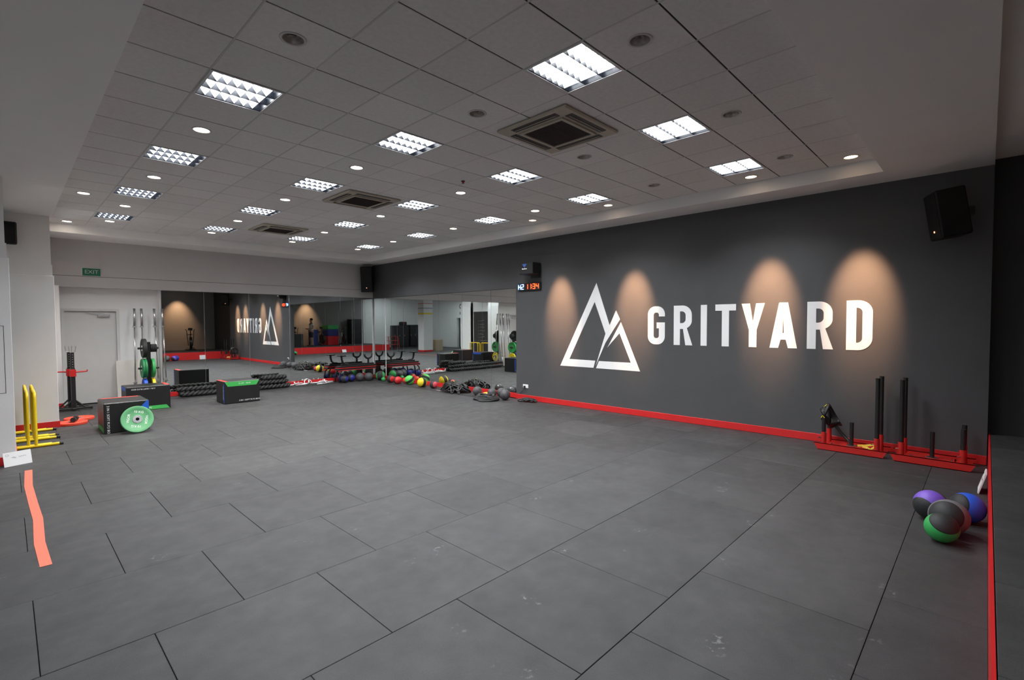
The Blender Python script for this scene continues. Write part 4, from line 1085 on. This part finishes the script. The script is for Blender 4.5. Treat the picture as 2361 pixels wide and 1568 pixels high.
# ------------------------------------------------------------------ on the platform, seen in the mirrors
def air_bike(label, x, y, rz):
    t = thing('air_bike', label, 'exercise bike', (x, y, PH), rz, 'exercise bikes on the platform')
    for yy in (-.50, .55): MB().bbox(-.25, yy - .03, 0, .25, yy + .03, .05, .006).build('floor_bar', M_BLKMETAL, t)
    MB().tube([(0, -.5, .05), (0, -.1, .22), (0, .3, .24), (0, .55, .05)], .03, 8).build('frame', M_BLKMETAL, t)
    MB().tube([(0, -.1, .22), (0, -.28, .85)], .026, 8).build('seat_post', M_STEEL, t)
    MB().bbox(-.12, -.42, .85, .12, -.16, .92, .03).build('saddle', M_VINYL, t)
    MB().cyl((-.06, .33, .42), (.06, .33, .42), .33, n=28).build('fan_cage', M_BLKMETAL, t)
    for sx in (-1, 1):
        MB().tube([(sx * .10, .12, .25), (sx * .15, .18, .75), (sx * .17, .02, 1.10), (sx * .22, -.10, 1.16)], .018, 8).build('handlebar', M_BLKMETAL, t)
        MB().bbox(sx * .14 - .05, -.03, .10, sx * .14 + .05, .09, .13, .006).build('pedal', M_BLACK, t)
    MB().tube([(0, .25, .70), (0, .20, 1.12)], .022, 8).build('mast', M_BLKMETAL, t)
    MB().bbox(-.10, .14, 1.10, .10, .19, 1.24, .01).build('console', M_BLACK, t)
air_bike('black air bike on the platform, on its own near the black wall', 7.2, -2.7, R(10))
air_bike('black air bike on the platform beside the standing person', 4.0, -2.9, R(-20))
air_bike('black air bike on the platform between the blue box and foam boxes', 2.32, -2.9, R(0))
air_bike('black air bike on the platform beyond the foam boxes', 1.0, -2.3, R(-10))
def foam_box(label, x, y, z, w, d, h, m):
    t = thing('foam_box', label, 'foam box', (x, y, z), R(4), 'coloured foam boxes on the platform')
    MB().bbox(-w / 2, -d / 2, 0, w / 2, d / 2, h, .02).build('body', m, t)
    MB().bbox(-.10, -d / 2 - .004, h * .4, .10, -d / 2, h * .6, .001).build('print_patch', M_WHITE, t)
foam_box('red foam box at the bottom of the coloured stack', 1.62, -2.85, PH, .80, .75, .60, M_REDR)
foam_box('blue foam box in the middle of the coloured stack', 1.62, -2.85, PH + .60, .80, .75, .45, M_NAVY)
foam_box('green foam box on top of the coloured stack', 1.62, -2.85, PH + 1.05, .80, .75, .30, M_GREEN)
foam_box('tall blue foam box standing by itself on the platform', 2.85, -2.75, PH, .45, .45, 1.05, M_NAVY)
foam_box('dark foam box beside the standing person', 4.35, -1.7, PH, .55, .5, .80, M_VINYL)
t = thing('amplifier_rack', 'tall black equipment rack at the hall end of the platform', 'rack', (-.35, -3.1, PH))
MB().bbox(-.45, -.3, 0, .45, .3, 1.75, .01).build('body', M_BLACK, t)
for k in range(5): MB().bbox(-.40, .30, .15 + .30 * k, .40, .312, .40 + .30 * k, .003).build('unit_front', M_BLKMETAL, t)
for k, (x, lb) in enumerate(((2.1, 'white card on the red platform riser opposite the mirror corner'),)):
    c_ = placard(lb, (x, .055, .004), (R(-20), 0, R(180)), .27, .18, .006)

# person standing on the platform (visible in the mirrors only)
def skin_mesh(name, verts, edges, radii, m, parent, root=0, lv=2):
    me = bpy.data.meshes.new(name); me.from_pydata(verts, edges, []); me.materials.append(m)
    o = bpy.data.objects.new(name, me); COL.objects.link(o); o.parent = parent
    o.modifiers.new('skin', 'SKIN').use_smooth_shade = True
    for i, v in enumerate(me.skin_vertices[0].data): v.radius = (radii[i][0], radii[i][1]) if isinstance(radii[i], tuple) else (radii[i], radii[i])
    me.skin_vertices[0].data[root].use_root = True
    o.modifiers.new('sub', 'SUBSURF').levels = 1; o.modifiers['sub'].render_levels = lv
    return o
pe = thing('person', 'person in white top and dark shorts standing on the platform, forearms raised', 'person', (3.30, -2.0, PH), R(90))
V = [(0, 0, .95), (0, .005, 1.10), (0, .0, 1.28), (0, -.005, 1.43), (0, 0, 1.52), (0, -.015, 1.60), (0, -.01, 1.70), (0, 0, 1.765)]
E_ = [(k, k + 1) for k in range(7)]
Rr = [(.145, .105), (.125, .095), (.15, .105), (.12, .085), .055, (.07, .085), (.078, .095), .045]
for sx in (-1, 1):
    b = len(V)
    V += [(sx * .17, 0, 1.42), (sx * .24, .02, 1.15), (sx * .15, -.20, 1.08), (sx * .10, -.26, 1.11), (sx * .085, -.33, 1.14)]
    E_ += [(3, b), (b, b + 1), (b + 1, b + 2), (b + 2, b + 3), (b + 3, b + 4)]; Rr += [.058, .043, .034, .028, (.034, .02)]
    b = len(V)
    V += [(sx * .095, 0, .87), (sx * .105, -.01, .50), (sx * .11, .02, .09), (sx * .115, -.05, .035), (sx * .12, -.16, .03)]
    E_ += [(0, b), (b, b + 1), (b + 1, b + 2), (b + 2, b + 3), (b + 3, b + 4)]; Rr += [.092, .062, .042, .04, (.042, .03)]
skin_mesh('body', V, E_, Rr, M_SKIN, pe)
skin_mesh('shirt', [(0, 0, .93), (0, .005, 1.10), (0, 0, 1.28), (0, -.005, 1.43), (-.17, 0, 1.42), (-.205, .01, 1.29), (.17, 0, 1.42), (.205, .01, 1.29)], [(0, 1), (1, 2), (2, 3), (3, 4), (4, 5), (3, 6), (6, 7)], [(.165, .125), (.15, .118), (.17, .125), (.125, .098), .072, .066, .072, .066], M_CLOTHW, pe)
skin_mesh('shorts', [(0, 0, .97), (0, 0, .88), (-.10, 0, .80), (-.105, -.005, .52), (.10, 0, .80), (.105, -.005, .52)], [(0, 1), (1, 2), (2, 3), (1, 4), (4, 5)], [(.16, .12), (.155, .12), .108, .095, .108, .095], M_CLOTHD, pe, lv=1)
MB().lathe([(.001, .115), (.05, .105), (.082, .07), (.095, .02), (.088, -.03), (.06, -.035)], 20, M=Matrix.Translation((0, .012, 1.695))).build('hair', M_HAIR, pe, smooth=True)
for sx in (-1, 1):
    MB().lathe([(.001, .012), (.009, .008), (.012, 0), (.009, -.008), (.001, -.012)], 10, M=Matrix.Translation((sx * .032, -.098, 1.675))).build('eye', M_HAIR, pe, smooth=True)
    MB().bbox(sx * .12 - .05, -.24, 0, sx * .12 + .05, .08, .075, .02).build('shoe', M_BLACK, pe)
    for k in range(5):
        x0_ = sx * .085 + (k - 2) * .017 * sx
        MB().tube([(x0_, -.33, 1.145), (x0_ - sx * .004, -.385 if k < 4 else -.36, 1.15 - .006 * abs(k - 2)), (x0_ - sx * .02, -.405 if k < 4 else -.37, 1.125)], .0085, 6).build('finger', M_SKIN, pe, smooth=True)
MB().bbox(-.012, -.118, 1.63, .012, -.09, 1.665, .006).build('nose', M_SKIN, pe)
